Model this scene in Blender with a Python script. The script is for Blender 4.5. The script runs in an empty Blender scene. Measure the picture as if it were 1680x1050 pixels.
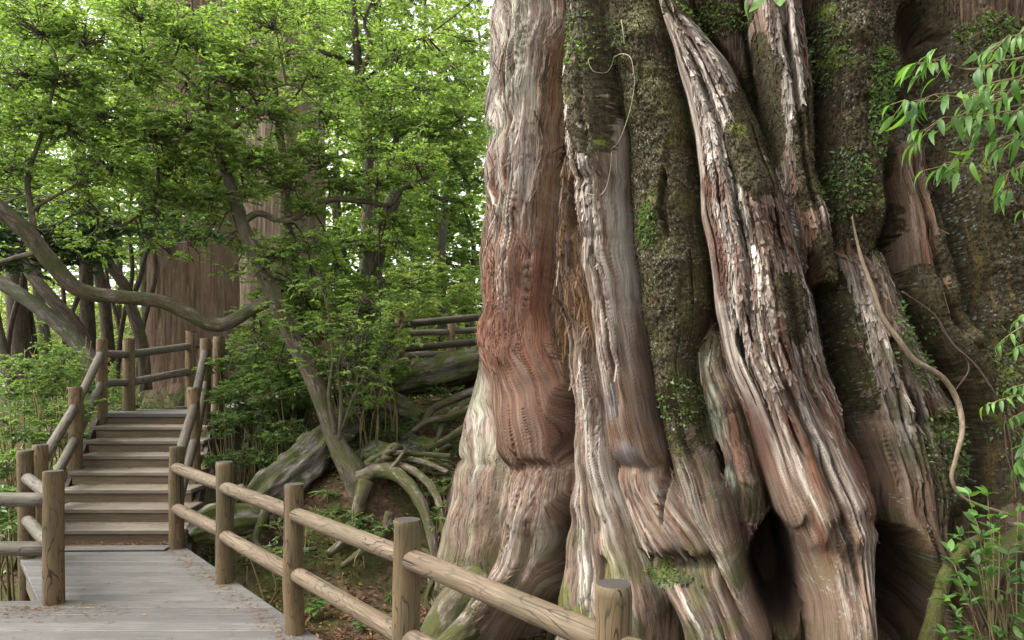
import bpy, bmesh, math, random
import numpy as np
from mathutils import Vector, Matrix

S = bpy.context.scene
COL = S.collection
random.seed(7)
RNG = np.random.default_rng(11)

# ------------------------------------------------------------------ camera
F_PX = 1200.0          # focal length in photo pixels (1680 wide)
CX, HY = 840.0, 599.0  # optical axis column and horizon row in the photo
EYE = 1.62
cam_d = bpy.data.cameras.new('camera')
cam_d.sensor_width = 36.0
cam_d.lens = 36.0 * F_PX / 1680.0
cam_d.shift_y = (HY - 525.0) / 1680.0
cam_d.clip_start = 0.05
cam_d.clip_end = 2000.0
cam = bpy.data.objects.new('camera', cam_d)
cam.location = (0, 0, EYE)
cam.rotation_euler = (math.radians(90), 0, 0)
COL.objects.link(cam)
S.camera = cam

# ------------------------------------------------------------------ sky, sun, exposure
SUN_EL, SUN_AZ = math.radians(52), math.radians(-96)   # azimuth from +Y towards +X: high on the left
w = bpy.data.worlds.new('World')
S.world = w
w.use_nodes = True
nt = w.node_tree
nt.nodes.clear()
sky = nt.nodes.new('ShaderNodeTexSky')
sky.sky_type = 'NISHITA'
sky.sun_disc = False
sky.sun_elevation = SUN_EL
sky.sun_rotation = SUN_AZ
sky.dust_density = 3.0
hsv = nt.nodes.new('ShaderNodeHueSaturation')
hsv.inputs['Saturation'].default_value = 0.16     # thin bright overcast
bg = nt.nodes.new('ShaderNodeBackground')
bg.inputs['Strength'].default_value = 0.15
wo = nt.nodes.new('ShaderNodeOutputWorld')
nt.links.new(sky.outputs['Color'], hsv.inputs['Color'])
nt.links.new(hsv.outputs['Color'], bg.inputs['Color'])
nt.links.new(bg.outputs['Background'], wo.inputs['Surface'])
sun_d = bpy.data.lights.new('sun', 'SUN')
sun_d.energy = 1.3
sun_d.angle = math.radians(28)
sun_d.color = (1.0, 0.95, 0.88)
sun = bpy.data.objects.new('sun', sun_d)
dirv = Vector((math.sin(SUN_AZ) * math.cos(SUN_EL), math.cos(SUN_AZ) * math.cos(SUN_EL), math.sin(SUN_EL)))
sun.rotation_euler = dirv.to_track_quat('Z', 'Y').to_euler()
sun.location = dirv * 50
COL.objects.link(sun)
S.view_settings.view_transform = 'Standard'
S.view_settings.look = 'None'
S.view_settings.gamma = 1.0
S.view_settings.use_curve_mapping = False
S.view_settings.exposure = 2.05
try:
    S.cycles.max_bounces = 7
    S.cycles.diffuse_bounces = 4
    S.cycles.transmission_bounces = 4
    S.cycles.transparent_max_bounces = 4
    S.cycles.use_denoising = True
except Exception:
    pass

# ------------------------------------------------------------------ helpers
def P(px, py, d):
    """a measured photo point at depth d -> world"""
    return np.array([(px - CX) / F_PX * d, d, EYE + (HY - py) / F_PX * d])

def sstep(a, b, x):
    t = np.clip((np.asarray(x, float) - a) / (b - a), 0, 1)
    return t * t * (3 - 2 * t)

def _hash(ix, iy, seed):
    h = (ix.astype(np.int64) * 374761393 + iy.astype(np.int64) * 668265263 + seed * 974711) & 0x7fffffff
    h = ((h ^ (h >> 13)) * 1274126177) & 0x7fffffff
    h = ((h ^ (h >> 15)) * 668265263) & 0x7fffffff
    return (h ^ (h >> 16)) & 0x7fffffff

_ga = np.random.default_rng(5).uniform(0, 2 * math.pi, 4096)
_GC, _GS = np.cos(_ga).astype(np.float32), np.sin(_ga).astype(np.float32)
_PERM = np.random.default_rng(6).permutation(4096).astype(np.int32)
def gnoise(x, y, seed=0):
    """2D gradient noise, about -1..1"""
    x, y = np.broadcast_arrays(np.asarray(x, np.float64), np.asarray(y, np.float64))
    ix = np.floor(x); iy = np.floor(y)
    fx = (x - ix).astype(np.float32); fy = (y - iy).astype(np.float32)
    ix = ix.astype(np.int32); iy = iy.astype(np.int32) + (seed * 131) % 4096
    ux = fx * fx * (3 - 2 * fx); uy = fy * fy * (3 - 2 * fy)
    p0 = _PERM[(ix + seed * 37) & 4095]; p1 = _PERM[(ix + 1 + seed * 37) & 4095]
    def g(p, dx, dy):
        h = _PERM[(p + iy + dy) & 4095]
        return _GC[h] * (fx - dx) + _GS[h] * (fy - dy)
    n0 = g(p0, 0, 0); n0 += ux * (g(p1, 1, 0) - n0)
    n1 = g(p0, 0, 1); n1 += ux * (g(p1, 1, 1) - n1)
    return (n0 + uy * (n1 - n0)) * 1.5

def fbm(x, y, seed=0, o=3, gain=.5):
    s = 0; a = 1; f = 1; t = 0
    for k in range(o):
        s = s + a * gnoise(np.asarray(x) * f + k * 7.3, np.asarray(y) * f + k * 3.1, seed + k * 17)
        t += a; a *= gain; f *= 2.03
    return s / t

def rank(n, s=.33):
    """gaussian-like noise -> about uniform 0..1"""
    return 1 / (1 + np.exp(-1.7 * n / s))

def link(o, parent=None):
    COL.objects.link(o)
    if parent is not None:
        o.parent = parent
    return o

def tag(o, label=None, cat=None, group=None, kind=None):
    if label: o['label'] = label
    if cat: o['category'] = cat
    if group: o['group'] = group
    if kind: o['kind'] = kind
    return o

def empty(name, loc=(0, 0, 0), rz=0):
    o = bpy.data.objects.new(name, None)
    o.empty_display_size = .1
    o.location = loc
    o.rotation_euler = (0, 0, rz)
    return link(o)

def np_mesh(name, V, quads=None, tris=None, smooth=True):
    """fast mesh from numpy arrays"""
    me = bpy.data.meshes.new(name)
    V = np.asarray(V, np.float32)
    me.vertices.add(len(V))
    me.vertices.foreach_set('co', V.ravel())
    nq = 0 if quads is None else len(quads)
    ntr = 0 if tris is None else len(tris)
    loops = []
    if nq: loops.append(np.asarray(quads, np.int32).ravel())
    if ntr: loops.append(np.asarray(tris, np.int32).ravel())
    L = np.concatenate(loops)
    me.loops.add(len(L))
    me.loops.foreach_set('vertex_index', L)
    me.polygons.add(nq + ntr)
    ls = np.concatenate([np.arange(nq, dtype=np.int32) * 4, nq * 4 + np.arange(ntr, dtype=np.int32) * 3])
    me.polygons.foreach_set('loop_start', ls)
    me.update(calc_edges=True)
    me.polygons.foreach_set('use_smooth', np.full(nq + ntr, smooth, dtype=bool))
    me.update()
    return me

def add_attr(me, name, data, typ='FLOAT'):
    a = me.attributes.new(name, typ, 'POINT')
    key = {'FLOAT': 'value', 'FLOAT_VECTOR': 'vector', 'FLOAT_COLOR': 'color'}[typ]
    a.data.foreach_set(key, np.asarray(data, np.float32).ravel())

def mobj(name, me, mat, parent=None):
    o = bpy.data.objects.new(name, me)
    if mat is not None and len(me.materials) == 0:
        me.materials.append(mat)
    return link(o, parent)

def spline(pts, n):
    """Catmull-Rom through rows of pts (any number of columns)"""
    pts = np.asarray(pts, float)
    if len(pts) == 2:
        t = np.linspace(0, 1, n)[:, None]
        return pts[0] * (1 - t) + pts[1] * t
    p = np.vstack([2 * pts[0] - pts[1], pts, 2 * pts[-1] - pts[-2]])
    m = len(pts) - 1
    t = np.linspace(0, m - 1e-6, n)
    i = t.astype(int); f = (t - i)[:, None]
    p0, p1, p2, p3 = p[i], p[i + 1], p[i + 2], p[i + 3]
    return .5 * ((2 * p1) + (-p0 + p2) * f + (2 * p0 - 5 * p1 + 4 * p2 - p3) * f ** 2 + (-p0 + 3 * p1 - 3 * p2 + p3) * f ** 3)

class Geo:
    """collects vertices, quads and tris"""
    def __init__(s):
        s.V = []; s.Q = []; s.T = []; s.A = []; s.n = 0
    def add(s, V, Q=None, T=None, tc=None):
        V = np.asarray(V, float)
        s.A.append(V if tc is None else tc)
        if Q is not None and len(Q): s.Q.append(np.asarray(Q, np.int64) + s.n)
        if T is not None and len(T): s.T.append(np.asarray(T, np.int64) + s.n)
        s.V.append(V); s.n += len(V)
    def mesh(s, name, smooth=True):
        V = np.vstack(s.V)
        Q = np.vstack(s.Q) if s.Q else None
        T = np.vstack(s.T) if s.T else None
        me = np_mesh(name, V, Q, T, smooth)
        add_attr(me, 'tc', np.vstack(s.A), 'FLOAT_VECTOR')
        return me

def tube(g, pts, r, sides=8, n=None, rough=0.0, seed=0, cap=True, flute=0, flute_a=0.0, grain=0.0):
    """tapered bent tube along pts; r per point"""
    pts = np.asarray(pts, float)
    r = np.broadcast_to(np.asarray(r, float), (len(pts),))
    if n is None:
        n = max(2, (len(pts) - 1) * 5 + 1)
    pr = spline(np.column_stack([pts, r]), n)
    p, rr = pr[:, :3], np.maximum(pr[:, 3], .0008)
    tan = np.gradient(p, axis=0)
    tan /= np.linalg.norm(tan, axis=1, keepdims=True) + 1e-9
    ref = np.array([0, 0, 1.0]) if abs(tan[0][2]) < .9 else np.array([1.0, 0, 0])
    N = np.zeros_like(p)
    nrm = np.cross(tan[0], ref); nrm /= np.linalg.norm(nrm)
    for i in range(n):
        nrm = nrm - tan[i] * nrm.dot(tan[i]); nrm /= np.linalg.norm(nrm) + 1e-9
        N[i] = nrm
    B = np.cross(tan, N)
    a = np.arange(sides) * 2 * math.pi / sides
    R = np.repeat(rr[:, None], sides, 1)
    L = np.concatenate([[0], np.cumsum(np.linalg.norm(np.diff(p, axis=0), axis=1))])
    if rough:
        sc = 1.0 / max(rr.max(), .01)
        R = R * (1 + rough * fbm(np.cos(a)[None] * 1.3 + seed * 3.7 + np.sin(a)[None] * .9, L[:, None] * sc * .55 + np.sin(a)[None], seed, 3))
    if grain:
        R = R * (1 + grain * fbm(np.cos(a)[None] * 5 + seed + .4 * L[:, None], np.sin(a)[None] * 5 + .9 * L[:, None], seed + 9, 3))
    if flute:
        R = R * (1 + flute_a * np.cos(a * flute + seed)[None])
    V = p[:, None] + N[:, None] * (R * np.cos(a)[None])[..., None] + B[:, None] * (R * np.sin(a)[None])[..., None]
    V = V.reshape(-1, 3)
    rm_ = float(rr.max())
    tc = np.stack([np.repeat(np.cos(a)[None] * rm_, n, 0), np.repeat(np.sin(a)[None] * rm_, n, 0), np.repeat(L[:, None], sides, 1)], -1).reshape(-1, 3) + seed * .37
    i, j = np.meshgrid(np.arange(n - 1), np.arange(sides), indexing='ij')
    j2 = (j + 1) % sides
    Q = np.stack([i * sides + j, i * sides + j2, (i + 1) * sides + j2, (i + 1) * sides + j], -1).reshape(-1, 4)
    T = None
    if cap:
        V = np.vstack([V, p[0], p[-1]]); tc = np.vstack([tc, tc[:1] * 0 + seed * .37, tc[-1:] * [0, 0, 1] + seed * .37])
        k = np.arange(sides); k2 = (k + 1) % sides
        b = (n - 1) * sides
        T = np.vstack([np.column_stack([k2, k, np.full(sides, n * sides)]),
                       np.column_stack([b + k, b + k2, np.full(sides, n * sides + 1)])])
    g.add(V, Q, T, tc)

def tube_obj(name, pts, r, mat, parent=None, **kw):
    g = Geo(); tube(g, pts, r, **kw)
    return mobj(name, g.mesh(name), mat, parent)

# ------------------------------------------------------------------ materials
def new_mat(name):
    m = bpy.data.materials.new(name)
    m.use_nodes = True
    t = m.node_tree
    for n in list(t.nodes): t.nodes.remove(n)
    out = t.nodes.new('ShaderNodeOutputMaterial')
    return m, t, out

def nd(t, typ, **inp):
    n = t.nodes.new(typ)
    for k, v in inp.items():
        if k in n.inputs: n.inputs[k].default_value = v
        else: setattr(n, k, v)
    return n

def ramp(t, fac, stops):
    r = t.nodes.new('ShaderNodeValToRGB')
    el = r.color_ramp.elements
    while len(el) > 1: el.remove(el[-1])
    el[0].position = stops[0][0]; el[0].color = (*stops[0][1], 1)
    for p_, c in stops[1:]:
        e = el.new(p_); e.color = (*c, 1)
    t.links.new(fac, r.inputs['Fac'])
    return r.outputs['Color']

def coords(t, scale=(1, 1, 1), kind='Object', rand=True):
    tc = t.nodes.new('ShaderNodeTexCoord')
    mp = t.nodes.new('ShaderNodeMapping')
    mp.inputs['Scale'].default_value = scale
    t.links.new(tc.outputs[kind], mp.inputs['Vector'])
    if rand:
        oi = t.nodes.new('ShaderNodeObjectInfo')
        mu = t.nodes.new('ShaderNodeVectorMath'); mu.operation = 'SCALE'
        cb = t.nodes.new('ShaderNodeCombineXYZ')
        for k in range(3): t.links.new(oi.outputs['Random'], cb.inputs[k])
        t.links.new(cb.outputs[0], mu.inputs[0]); mu.inputs['Scale'].default_value = 37.0
        t.links.new(mu.outputs[0], mp.inputs['Location'])
    return mp.outputs['Vector']

def noise(t, vec, scale=5, detail=4, rough=.55, dist=0.0):
    n = nd(t, 'ShaderNodeTexNoise', Scale=scale, Detail=detail, Roughness=rough, Distortion=dist)
    t.links.new(vec, n.inputs['Vector'])
    return n.outputs['Fac']

def mixc(t, fac, a, b, blend='MIX'):
    m = t.nodes.new('ShaderNodeMix'); m.data_type = 'RGBA'; m.blend_type = blend
    for sock, v in ((m.inputs[0], fac), (m.inputs[6], a), (m.inputs[7], b)):
        if isinstance(v, (int, float)): sock.default_value = v
        elif isinstance(v, tuple): sock.default_value = (*v, 1)
        else: t.links.new(v, sock)
    return m.outputs[2]

def math_(t, op, a, b=0.0, c=0.0):
    m = t.nodes.new('ShaderNodeMath'); m.operation = op
    for k, v in enumerate((a, b, c)):
        if isinstance(v, (int, float)): m.inputs[k].default_value = v
        else: t.links.new(v, m.inputs[k])
    return m.outputs[0]

def finish(t, out, color, rough=.8, height=None, bump=.3, dist=.01, spec=.3):
    b = nd(t, 'ShaderNodeBsdfPrincipled')
    b.inputs['Specular IOR Level'].default_value = spec
    if isinstance(rough, float): b.inputs['Roughness'].default_value = rough
    else: t.links.new(rough, b.inputs['Roughness'])
    t.links.new(color, b.inputs['Base Color']) if not isinstance(color, tuple) else setattr(b.inputs['Base Color'], 'default_value', (*color, 1))
    if height is not None:
        bp = nd(t, 'ShaderNodeBump', Strength=bump, Distance=dist)
        t.links.new(height, bp.inputs['Height'])
        t.links.new(bp.outputs['Normal'], b.inputs['Normal'])
    t.links.new(b.outputs['BSDF'], out.inputs['Surface'])

def leaf_mat(name, dark, light, trans=.4, rough=.38, spec=.4, tgain=1.5):
    m, t, out = new_mat(name)
    at = nd(t, 'ShaderNodeAttribute', attribute_name='hue')
    oi = t.nodes.new('ShaderNodeObjectInfo')
    f = at.outputs['Fac']
    c = ramp(t, f, [(0, dark), (.55, tuple((a + b) / 2 for a, b in zip(dark, light))), (.93, light), (1.0, (.22, .20, .03))])
    b = nd(t, 'ShaderNodeBsdfPrincipled', Roughness=rough)
    b.inputs['Specular IOR Level'].default_value = spec
    t.links.new(c, b.inputs['Base Color'])
    tr = t.nodes.new('ShaderNodeBsdfTranslucent')
    c2 = mixc(t, 1.0, c, (tgain * 1.05, tgain * 1.1, tgain * .55), 'MULTIPLY')
    t.links.new(c2, tr.inputs['Color'])
    mx = t.nodes.new('ShaderNodeMixShader'); mx.inputs['Fac'].default_value = trans
    t.links.new(b.outputs[0], mx.inputs[1]); t.links.new(tr.outputs[0], mx.inputs[2])
    t.links.new(mx.outputs[0], out.inputs['Surface'])
    return m

def leaf_mat_obj(name, dark, light, trans=.4, rough=.48, tgain=1.5):
    """for leaves that are objects: hue from the object's random number"""
    m, t, out = new_mat(name)
    oi = t.nodes.new('ShaderNodeObjectInfo')
    c = ramp(t, oi.outputs['Random'], [(0, dark), (.6, tuple((a + b) / 2 for a, b in zip(dark, light))), (1, light)])
    v = coords(t, (1, 1, 1))
    n = noise(t, v, 30, 2)
    c = mixc(t, math_(t, 'MULTIPLY', n, .35), c, tuple(x * .5 for x in dark))
    b = nd(t, 'ShaderNodeBsdfPrincipled', Roughness=rough)
    b.inputs['Specular IOR Level'].default_value = .5
    t.links.new(c, b.inputs['Base Color'])
    tr = t.nodes.new('ShaderNodeBsdfTranslucent')
    c2 = mixc(t, 1.0, c, (tgain, tgain * 1.1, tgain * .5), 'MULTIPLY')
    t.links.new(c2, tr.inputs['Color'])
    mx = t.nodes.new('ShaderNodeMixShader'); mx.inputs['Fac'].default_value = trans
    t.links.new(b.outputs[0], mx.inputs[1]); t.links.new(tr.outputs[0], mx.inputs[2])
    t.links.new(mx.outputs[0], out.inputs['Surface'])
    return m

def bark_mat(name, dark, mid, light, moss=None, moss_amt=.0, zs=.16, scale=14, bump=.6, dist=.02, obj_rand=True):
    """bark that follows the stem: 'tc' runs round and along each limb"""
    m, t, out = new_mat(name)
    at = nd(t, 'ShaderNodeAttribute', attribute_name='tc')
    def mapped(s):
        mp = t.nodes.new('ShaderNodeMapping'); mp.inputs['Scale'].default_value = s
        t.links.new(at.outputs['Vector'], mp.inputs['Vector']); return mp.outputs['Vector']
    v = mapped((1, 1, zs)); v2 = mapped((1, 1, .6))
    n1 = noise(t, v, scale, 8, .68, .5)
    nf = noise(t, v, scale * 4.5, 5, .7)
    n2 = noise(t, v2, 3.0, 4)
    c = ramp(t, n1, [(.30, dark), (.48, mid), (.66, light)])
    c = mixc(t, ramp(t, n2, [(.40, (0, 0, 0)), (.66, (.75, .75, .75))]), c, mid)
    c = mixc(t, 1.0, c, ramp(t, nf, [(.3, (.55, .55, .55)), (.5, (1, 1, 1)), (.7, (1.3, 1.3, 1.3))]), 'MULTIPLY')
    if moss is not None:
        n3 = noise(t, v2, 6.5, 7, .68)
        fac = ramp(t, n3, [(.62 - moss_amt * .4, (0, 0, 0)), (.72 - moss_amt * .4, (1, 1, 1))])
        mcol = mixc(t, nf, tuple(x * .45 for x in moss), tuple(x * 1.4 for x in moss))
        c = mixc(t, fac, c, mcol)
    h = math_(t, 'ADD', n1, math_(t, 'MULTIPLY', nf, .35))
    finish(t, out, c, .85, h, bump, dist, .25)
    return m

def log_wood(name, base, pale, line, green=None, amt=.0):
    """round fence timber: pale wood with dark looping figure lines, weathered"""
    m, t, out = new_mat(name)
    v = coords(t, (1, 1, .20))
    n = noise(t, v, 9.0, 2, .5, .35)
    k = math_(t, 'FRACT', math_(t, 'MULTIPLY', n, 11.0))
    a = math_(t, 'ABSOLUTE', math_(t, 'SUBTRACT', k, .5))
    lin = ramp(t, a, [(.0, (1, 1, 1)), (.045, (.85, .85, .85)), (.12, (0, 0, 0))])
    v2 = coords(t, (1, 1, .5))
    patch = noise(t, v2, 5.0, 3)
    lin = mixc(t, 1.0, lin, ramp(t, patch, [(.36, (.30, .30, .30)), (.56, (1, 1, 1))]), 'MULTIPLY')
    v3 = coords(t, (1, 1, .05))
    fine = noise(t, v3, 70, 4, .65)
    c = ramp(t, fine, [(.3, tuple(x * .72 for x in base)), (.5, base), (.7, pale)])
    c = mixc(t, ramp(t, noise(t, v2, 3.2, 3), [(.4, (0, 0, 0)), (.65, (.65, .65, .65))]), c, tuple(x * .8 for x in pale))
    c = mixc(t, lin, c, line)
    if green is not None:
        g = noise(t, v2, 4.0, 5, .65)
        c = mixc(t, ramp(t, g, [(.62 - amt * .4, (0, 0, 0)), (.80 - amt * .3, (.75, .75, .75))]), c, green)
    crack = noise(t, coords(t, (1, 1, .02)), 38, 2)
    cr = ramp(t, crack, [(.30, (1, 1, 1)), (.35, (0, 0, 0))])
    c = mixc(t, cr, c, tuple(x * .35 for x in line))
    h = math_(t, 'SUBTRACT', fine, math_(t, 'MULTIPLY', cr, .9))
    finish(t, out, c, .72, h, .35, .006, .3)
    return m

M = {}
M['post'] = log_wood('post_wood', (.088, .056, .024), (.14, .096, .047), (.015, .010, .006), (.046, .043, .018), .4)
M['rail'] = log_wood('rail_wood', (.088, .060, .034), (.17, .125, .080), (.016, .011, .008), (.065, .055, .028), .35)
M['rail_old'] = log_wood('rail_old_wood', (0.0840, 0.0664, 0.0496), (0.1520, 0.1280, 0.1000), (0.0280, 0.0208, 0.0168), (0.0520, 0.0576, 0.0264), .45)
M['post_old'] = log_wood('post_old_wood', (0.1200, 0.0760, 0.0336), (0.1840, 0.1280, 0.0656), (0.0256, 0.0160, 0.0096), (0.0560, 0.0528, 0.0240), .3)

m, t, out = new_mat('post_end_grain')
v = coords(t)
vm = t.nodes.new('ShaderNodeVectorMath'); vm.operation = 'LENGTH'
tcn = t.nodes.new('ShaderNodeTexCoord')
sx = t.nodes.new('ShaderNodeSeparateXYZ'); t.links.new(tcn.outputs['Object'], sx.inputs[0])
cbx = t.nodes.new('ShaderNodeCombineXYZ'); t.links.new(sx.outputs[0], cbx.inputs[0]); t.links.new(sx.outputs[1], cbx.inputs[1])
t.links.new(cbx.outputs[0], vm.inputs[0])
rg = math_(t, 'SINE', math_(t, 'ADD', math_(t, 'MULTIPLY', vm.outputs['Value'], 900.0), math_(t, 'MULTIPLY', noise(t, v, 12, 3), 9.0)))
c = mixc(t, math_(t, 'MULTIPLY_ADD', rg, .25, .4), (.022, .019, .016), (.085, .073, .060))
finish(t, out, c, .75, rg, .5, .004, .25)
M['end_grain'] = m

def plank_mat(name, a, b_, c_):
    m, t, out = new_mat(name)
    v = coords(t, (.06, 1, 1))
    n = noise(t, v, 55, 5, .65, .3)
    v2 = coords(t, (.6, 1, 1))
    n2 = noise(t, v2, 3.0, 4)
    col = ramp(t, n, [(.28, a), (.5, b_), (.72, c_)])
    oi = t.nodes.new('ShaderNodeObjectInfo')
    br = math_(t, 'MULTIPLY_ADD', oi.outputs['Random'], .34, .82)
    hs = nd(t, 'ShaderNodeHueSaturation'); t.links.new(col, hs.inputs['Color']); t.links.new(br, hs.inputs['Value'])
    col = mixc(t, ramp(t, n2, [(.42, (0, 0, 0)), (.7, (.6, .6, .6))]), hs.outputs['Color'], tuple(x * .62 for x in b_))
    # dark screw heads and specks
    vo = nd(t, 'ShaderNodeTexVoronoi', Scale=1.0); t.links.new(coords(t, (9, 14, 1)), vo.inputs['Vector'])
    sp = ramp(t, vo.outputs['Distance'], [(.055, (1, 1, 1)), (.09, (0, 0, 0))])
    col = mixc(t, math_(t, 'MULTIPLY', sp, .7), col, (.05, .045, .04))
    finish(t, out, col, .68, n, .3, .004, .35)
    return m
M['deck'] = plank_mat('deck_boards', (.058, .054, .048), (.094, .089, .079), (.134, .127, .114))
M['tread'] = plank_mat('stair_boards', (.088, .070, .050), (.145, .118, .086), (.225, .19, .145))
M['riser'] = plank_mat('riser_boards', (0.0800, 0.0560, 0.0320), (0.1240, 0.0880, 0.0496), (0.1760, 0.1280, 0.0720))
M['beam'] = plank_mat('beam_boards', (.05, .042, .033), (.085, .07, .055), (.13, .11, .085))
M['upper_boards'] = plank_mat('landing_boards', (.062, .058, .051), (.10, .095, .083), (.145, .137, .12))  # grey boards of the landing and upper walk, close to the deck tone

M['t_bark'] = bark_mat('understory_bark', (0.0280, 0.0200, 0.0136), (0.0840, 0.0640, 0.0416), (0.2000, 0.1720, 0.1240), (0.0600, 0.0640, 0.0208), .36, .35, 20, .9, .03)
M['t_bark_dark'] = bark_mat('dark_branch_bark', (.025, .018, .014), (.065, .048, .034), (.14, .112, .082), (.05, .056, .022), .2, .3, 18, .8, .03)
M['t_bark_grey'] = bark_mat('grey_trunk_bark', (.03, .025, .02), (.085, .072, .056), (.19, .17, .135), (.06, .068, .026), .4, .3, 16, .9, .03)
M['cedar_red'] = bark_mat('red_cedar_bark', (.075, .046, .029), (.155, .10, .064), (.30, .22, .155), (.20, .15, .105), .25, .04, 22, .9, .04)
M['cedar_tan'] = bark_mat('tan_cedar_bark', (.11, .08, .055), (.21, .155, .108), (.35, .28, .205), (.26, .20, .14), .25, .05, 18, .8, .04)
M['root'] = bark_mat('root_bark', (0.0280, 0.0208, 0.0144), (0.0880, 0.0680, 0.0448), (0.2880, 0.2520, 0.2000), (0.0600, 0.0640, 0.0176), .46, .35, 16, .9, .025)
M['dead'] = bark_mat('dead_grey_wood', (.025, .02, .016), (.105, .09, .075), (.27, .245, .21), (.06, .066, .02), .46, .12, 22, 1.0, .04)
M['mossy_log'] = bark_mat('mossy_log_bark', (0.0400, 0.0320, 0.0224), (0.1200, 0.1040, 0.0800), (0.2880, 0.2680, 0.2280), (0.0760, 0.0864, 0.0208), .50, .2, 14, 1.0, .03)
M['vine'] = bark_mat('vine_bark', (.08, .055, .034), (.17, .125, .08), (.29, .235, .17), (.10, .09, .05), .2, .3, 26, .6, .006)
M['vine_dark'] = bark_mat('dark_vine_bark', (.03, .02, .015), (.07, .045, .032), (.12, .085, .06), None, 0, .4, 20, .4, .006)
M['tendril'] = bark_mat('tendril_bark', (.22, .19, .10), (.34, .30, .18), (.45, .41, .27), None, 0, .4, 20, .3, .004)
M['rock'] = bark_mat('grey_rock', (.10, .10, .085), (.18, .175, .15), (.28, .275, .245), (.13, .15, .03), .4, 1, 5)
M['stem'] = bark_mat('stem_bark', (.08, .06, .03), (.16, .13, .06), (.24, .20, .10))
M['mossy_stem'] = bark_mat('mossy_stem_bark', (.03, .024, .014), (.085, .068, .034), (.16, .135, .07), (.085, .09, .022), .5, .8, 22, 1.0, .03)

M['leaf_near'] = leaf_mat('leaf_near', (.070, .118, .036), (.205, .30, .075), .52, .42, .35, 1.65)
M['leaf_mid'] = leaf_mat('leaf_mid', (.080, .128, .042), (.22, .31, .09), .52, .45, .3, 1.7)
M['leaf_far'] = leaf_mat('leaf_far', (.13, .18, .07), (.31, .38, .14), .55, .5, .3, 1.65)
M['leaf_teal'] = leaf_mat('leaf_teal', (.026, .058, .022), (.085, .15, .05), .32, .32, .55)
M['leaf_shrub'] = leaf_mat('leaf_shrub', (.05, .095, .030), (.17, .255, .07), .45, .4, .35, 1.6)
M['litter'] = leaf_mat('leaf_litter', (.06, .032, .016), (.30, .17, .08), .1, .8, .2)
M['moss_tuft'] = leaf_mat('moss_tuft', (.022, .016, .010), (.095, .082, .032), .15, .9, .1)
M['leaf_broad'] = leaf_mat_obj('leaf_broad', (0.0360, 0.0960, 0.0224), (0.1200, 0.2320, 0.0400))
M['leaf_willow'] = leaf_mat_obj('leaf_willow', (0.0440, 0.1200, 0.0200), (0.1600, 0.2960, 0.0440), .45)
M['leaf_floor'] = leaf_mat_obj('leaf_floor', (.05, .13, .03), (.14, .27, .05))

# ================================================================== THE GROUND
TX, TY = 2.3, 7.2            # axis of the giant cedar
def ground_z(X, Y):
    X = np.asarray(X, float); Y = np.asarray(Y, float)
    right = -.50 + .88 * sstep(6.25, 7.45, Y + .12 * np.sin(X * 3)) + .27 * np.clip(Y - 7.3, 0, 2.8) + .05 * np.clip(Y - 10.1, 0, 40)
    left = -.65 + 1.55 * sstep(6.6, 12.5, Y) + .045 * np.clip(Y - 12.5, 0, 40)
    k = sstep(-3.05, -2.45, X + .12 * (Y - 7))
    z = left * (1 - k) + right * k
    # the knoll the small tree stands on
    z = z + .20 * np.exp(-(((X + 1.35) / .55) ** 2 + ((Y - 7.35) / .45) ** 2))
    # left hillside falls away
    z = z - .25 * sstep(-5.5, -9, X) * (1 - sstep(8, 14, Y))
    z = z + .05 * fbm(X * 1.3, Y * 1.3, 3, 3) * sstep(2, 5, Y)
    far = sstep(34, 90, np.hypot(X, Y))
    return z + far * 5.0

def hit(px, py, d0=3.5, d1=40):
    """depth at which the line of sight of a measured photo point meets the ground"""
    d = np.linspace(d0, d1, 1500)
    X = (px - CX) / F_PX * d; Z = EYE + (HY - py) / F_PX * d
    k = np.nonzero(Z <= ground_z(X, d))[0]
    return float(d[k[0]]) if len(k) else d1

m, t, out = new_mat('forest_floor')
v = coords(t, rand=False)
n1 = noise(t, v, 14, 6, .7)
n2 = noise(t, v, 1.7, 4)
n3 = noise(t, v, 55, 4, .7)
c = ramp(t, n1, [(.3, (.022, .015, .009)), (.5, (.065, .042, .025)), (.68, (.15, .092, .05))])
c = mixc(t, ramp(t, n2, [(.45, (0, 0, 0)), (.62, (.85, .85, .85))]), c, ramp(t, n3, [(.3, (.018, .026, .006)), (.7, (.07, .085, .018))]))
finish(t, out, c, .92, n1, .9, .03, .15)
M['floor'] = m

gx = np.concatenate([-np.geomspace(400, 9, 26)[:-1], np.linspace(-9, 7, 160), np.geomspace(7, 400, 26)[1:]])
gy = np.concatenate([np.linspace(-30, 1, 12)[:-1], np.linspace(1, 15, 150), np.geomspace(15, 500, 34)[1:]])
GX, GY = np.meshgrid(gx, gy)
GZ = ground_z(GX, GY)
GZ += .02 * gnoise(GX * 6, GY * 6, 5) * ((GX > -9) & (GX < 7) & (GY < 15) & (GY > 1))
ny_, nx_ = GX.shape
i, j = np.meshgrid(np.arange(ny_ - 1), np.arange(nx_ - 1), indexing='ij')
Q = np.stack([i * nx_ + j, i * nx_ + j + 1, (i + 1) * nx_ + j + 1, (i + 1) * nx_ + j], -1).reshape(-1, 4)
gm = np_mesh('forest_floor', np.column_stack([GX.ravel(), GY.ravel(), GZ.ravel()]), Q)
tag(mobj('forest_floor', gm, M['floor']), 'brown forest floor with soil, moss and fallen leaves', kind='structure')

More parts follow.
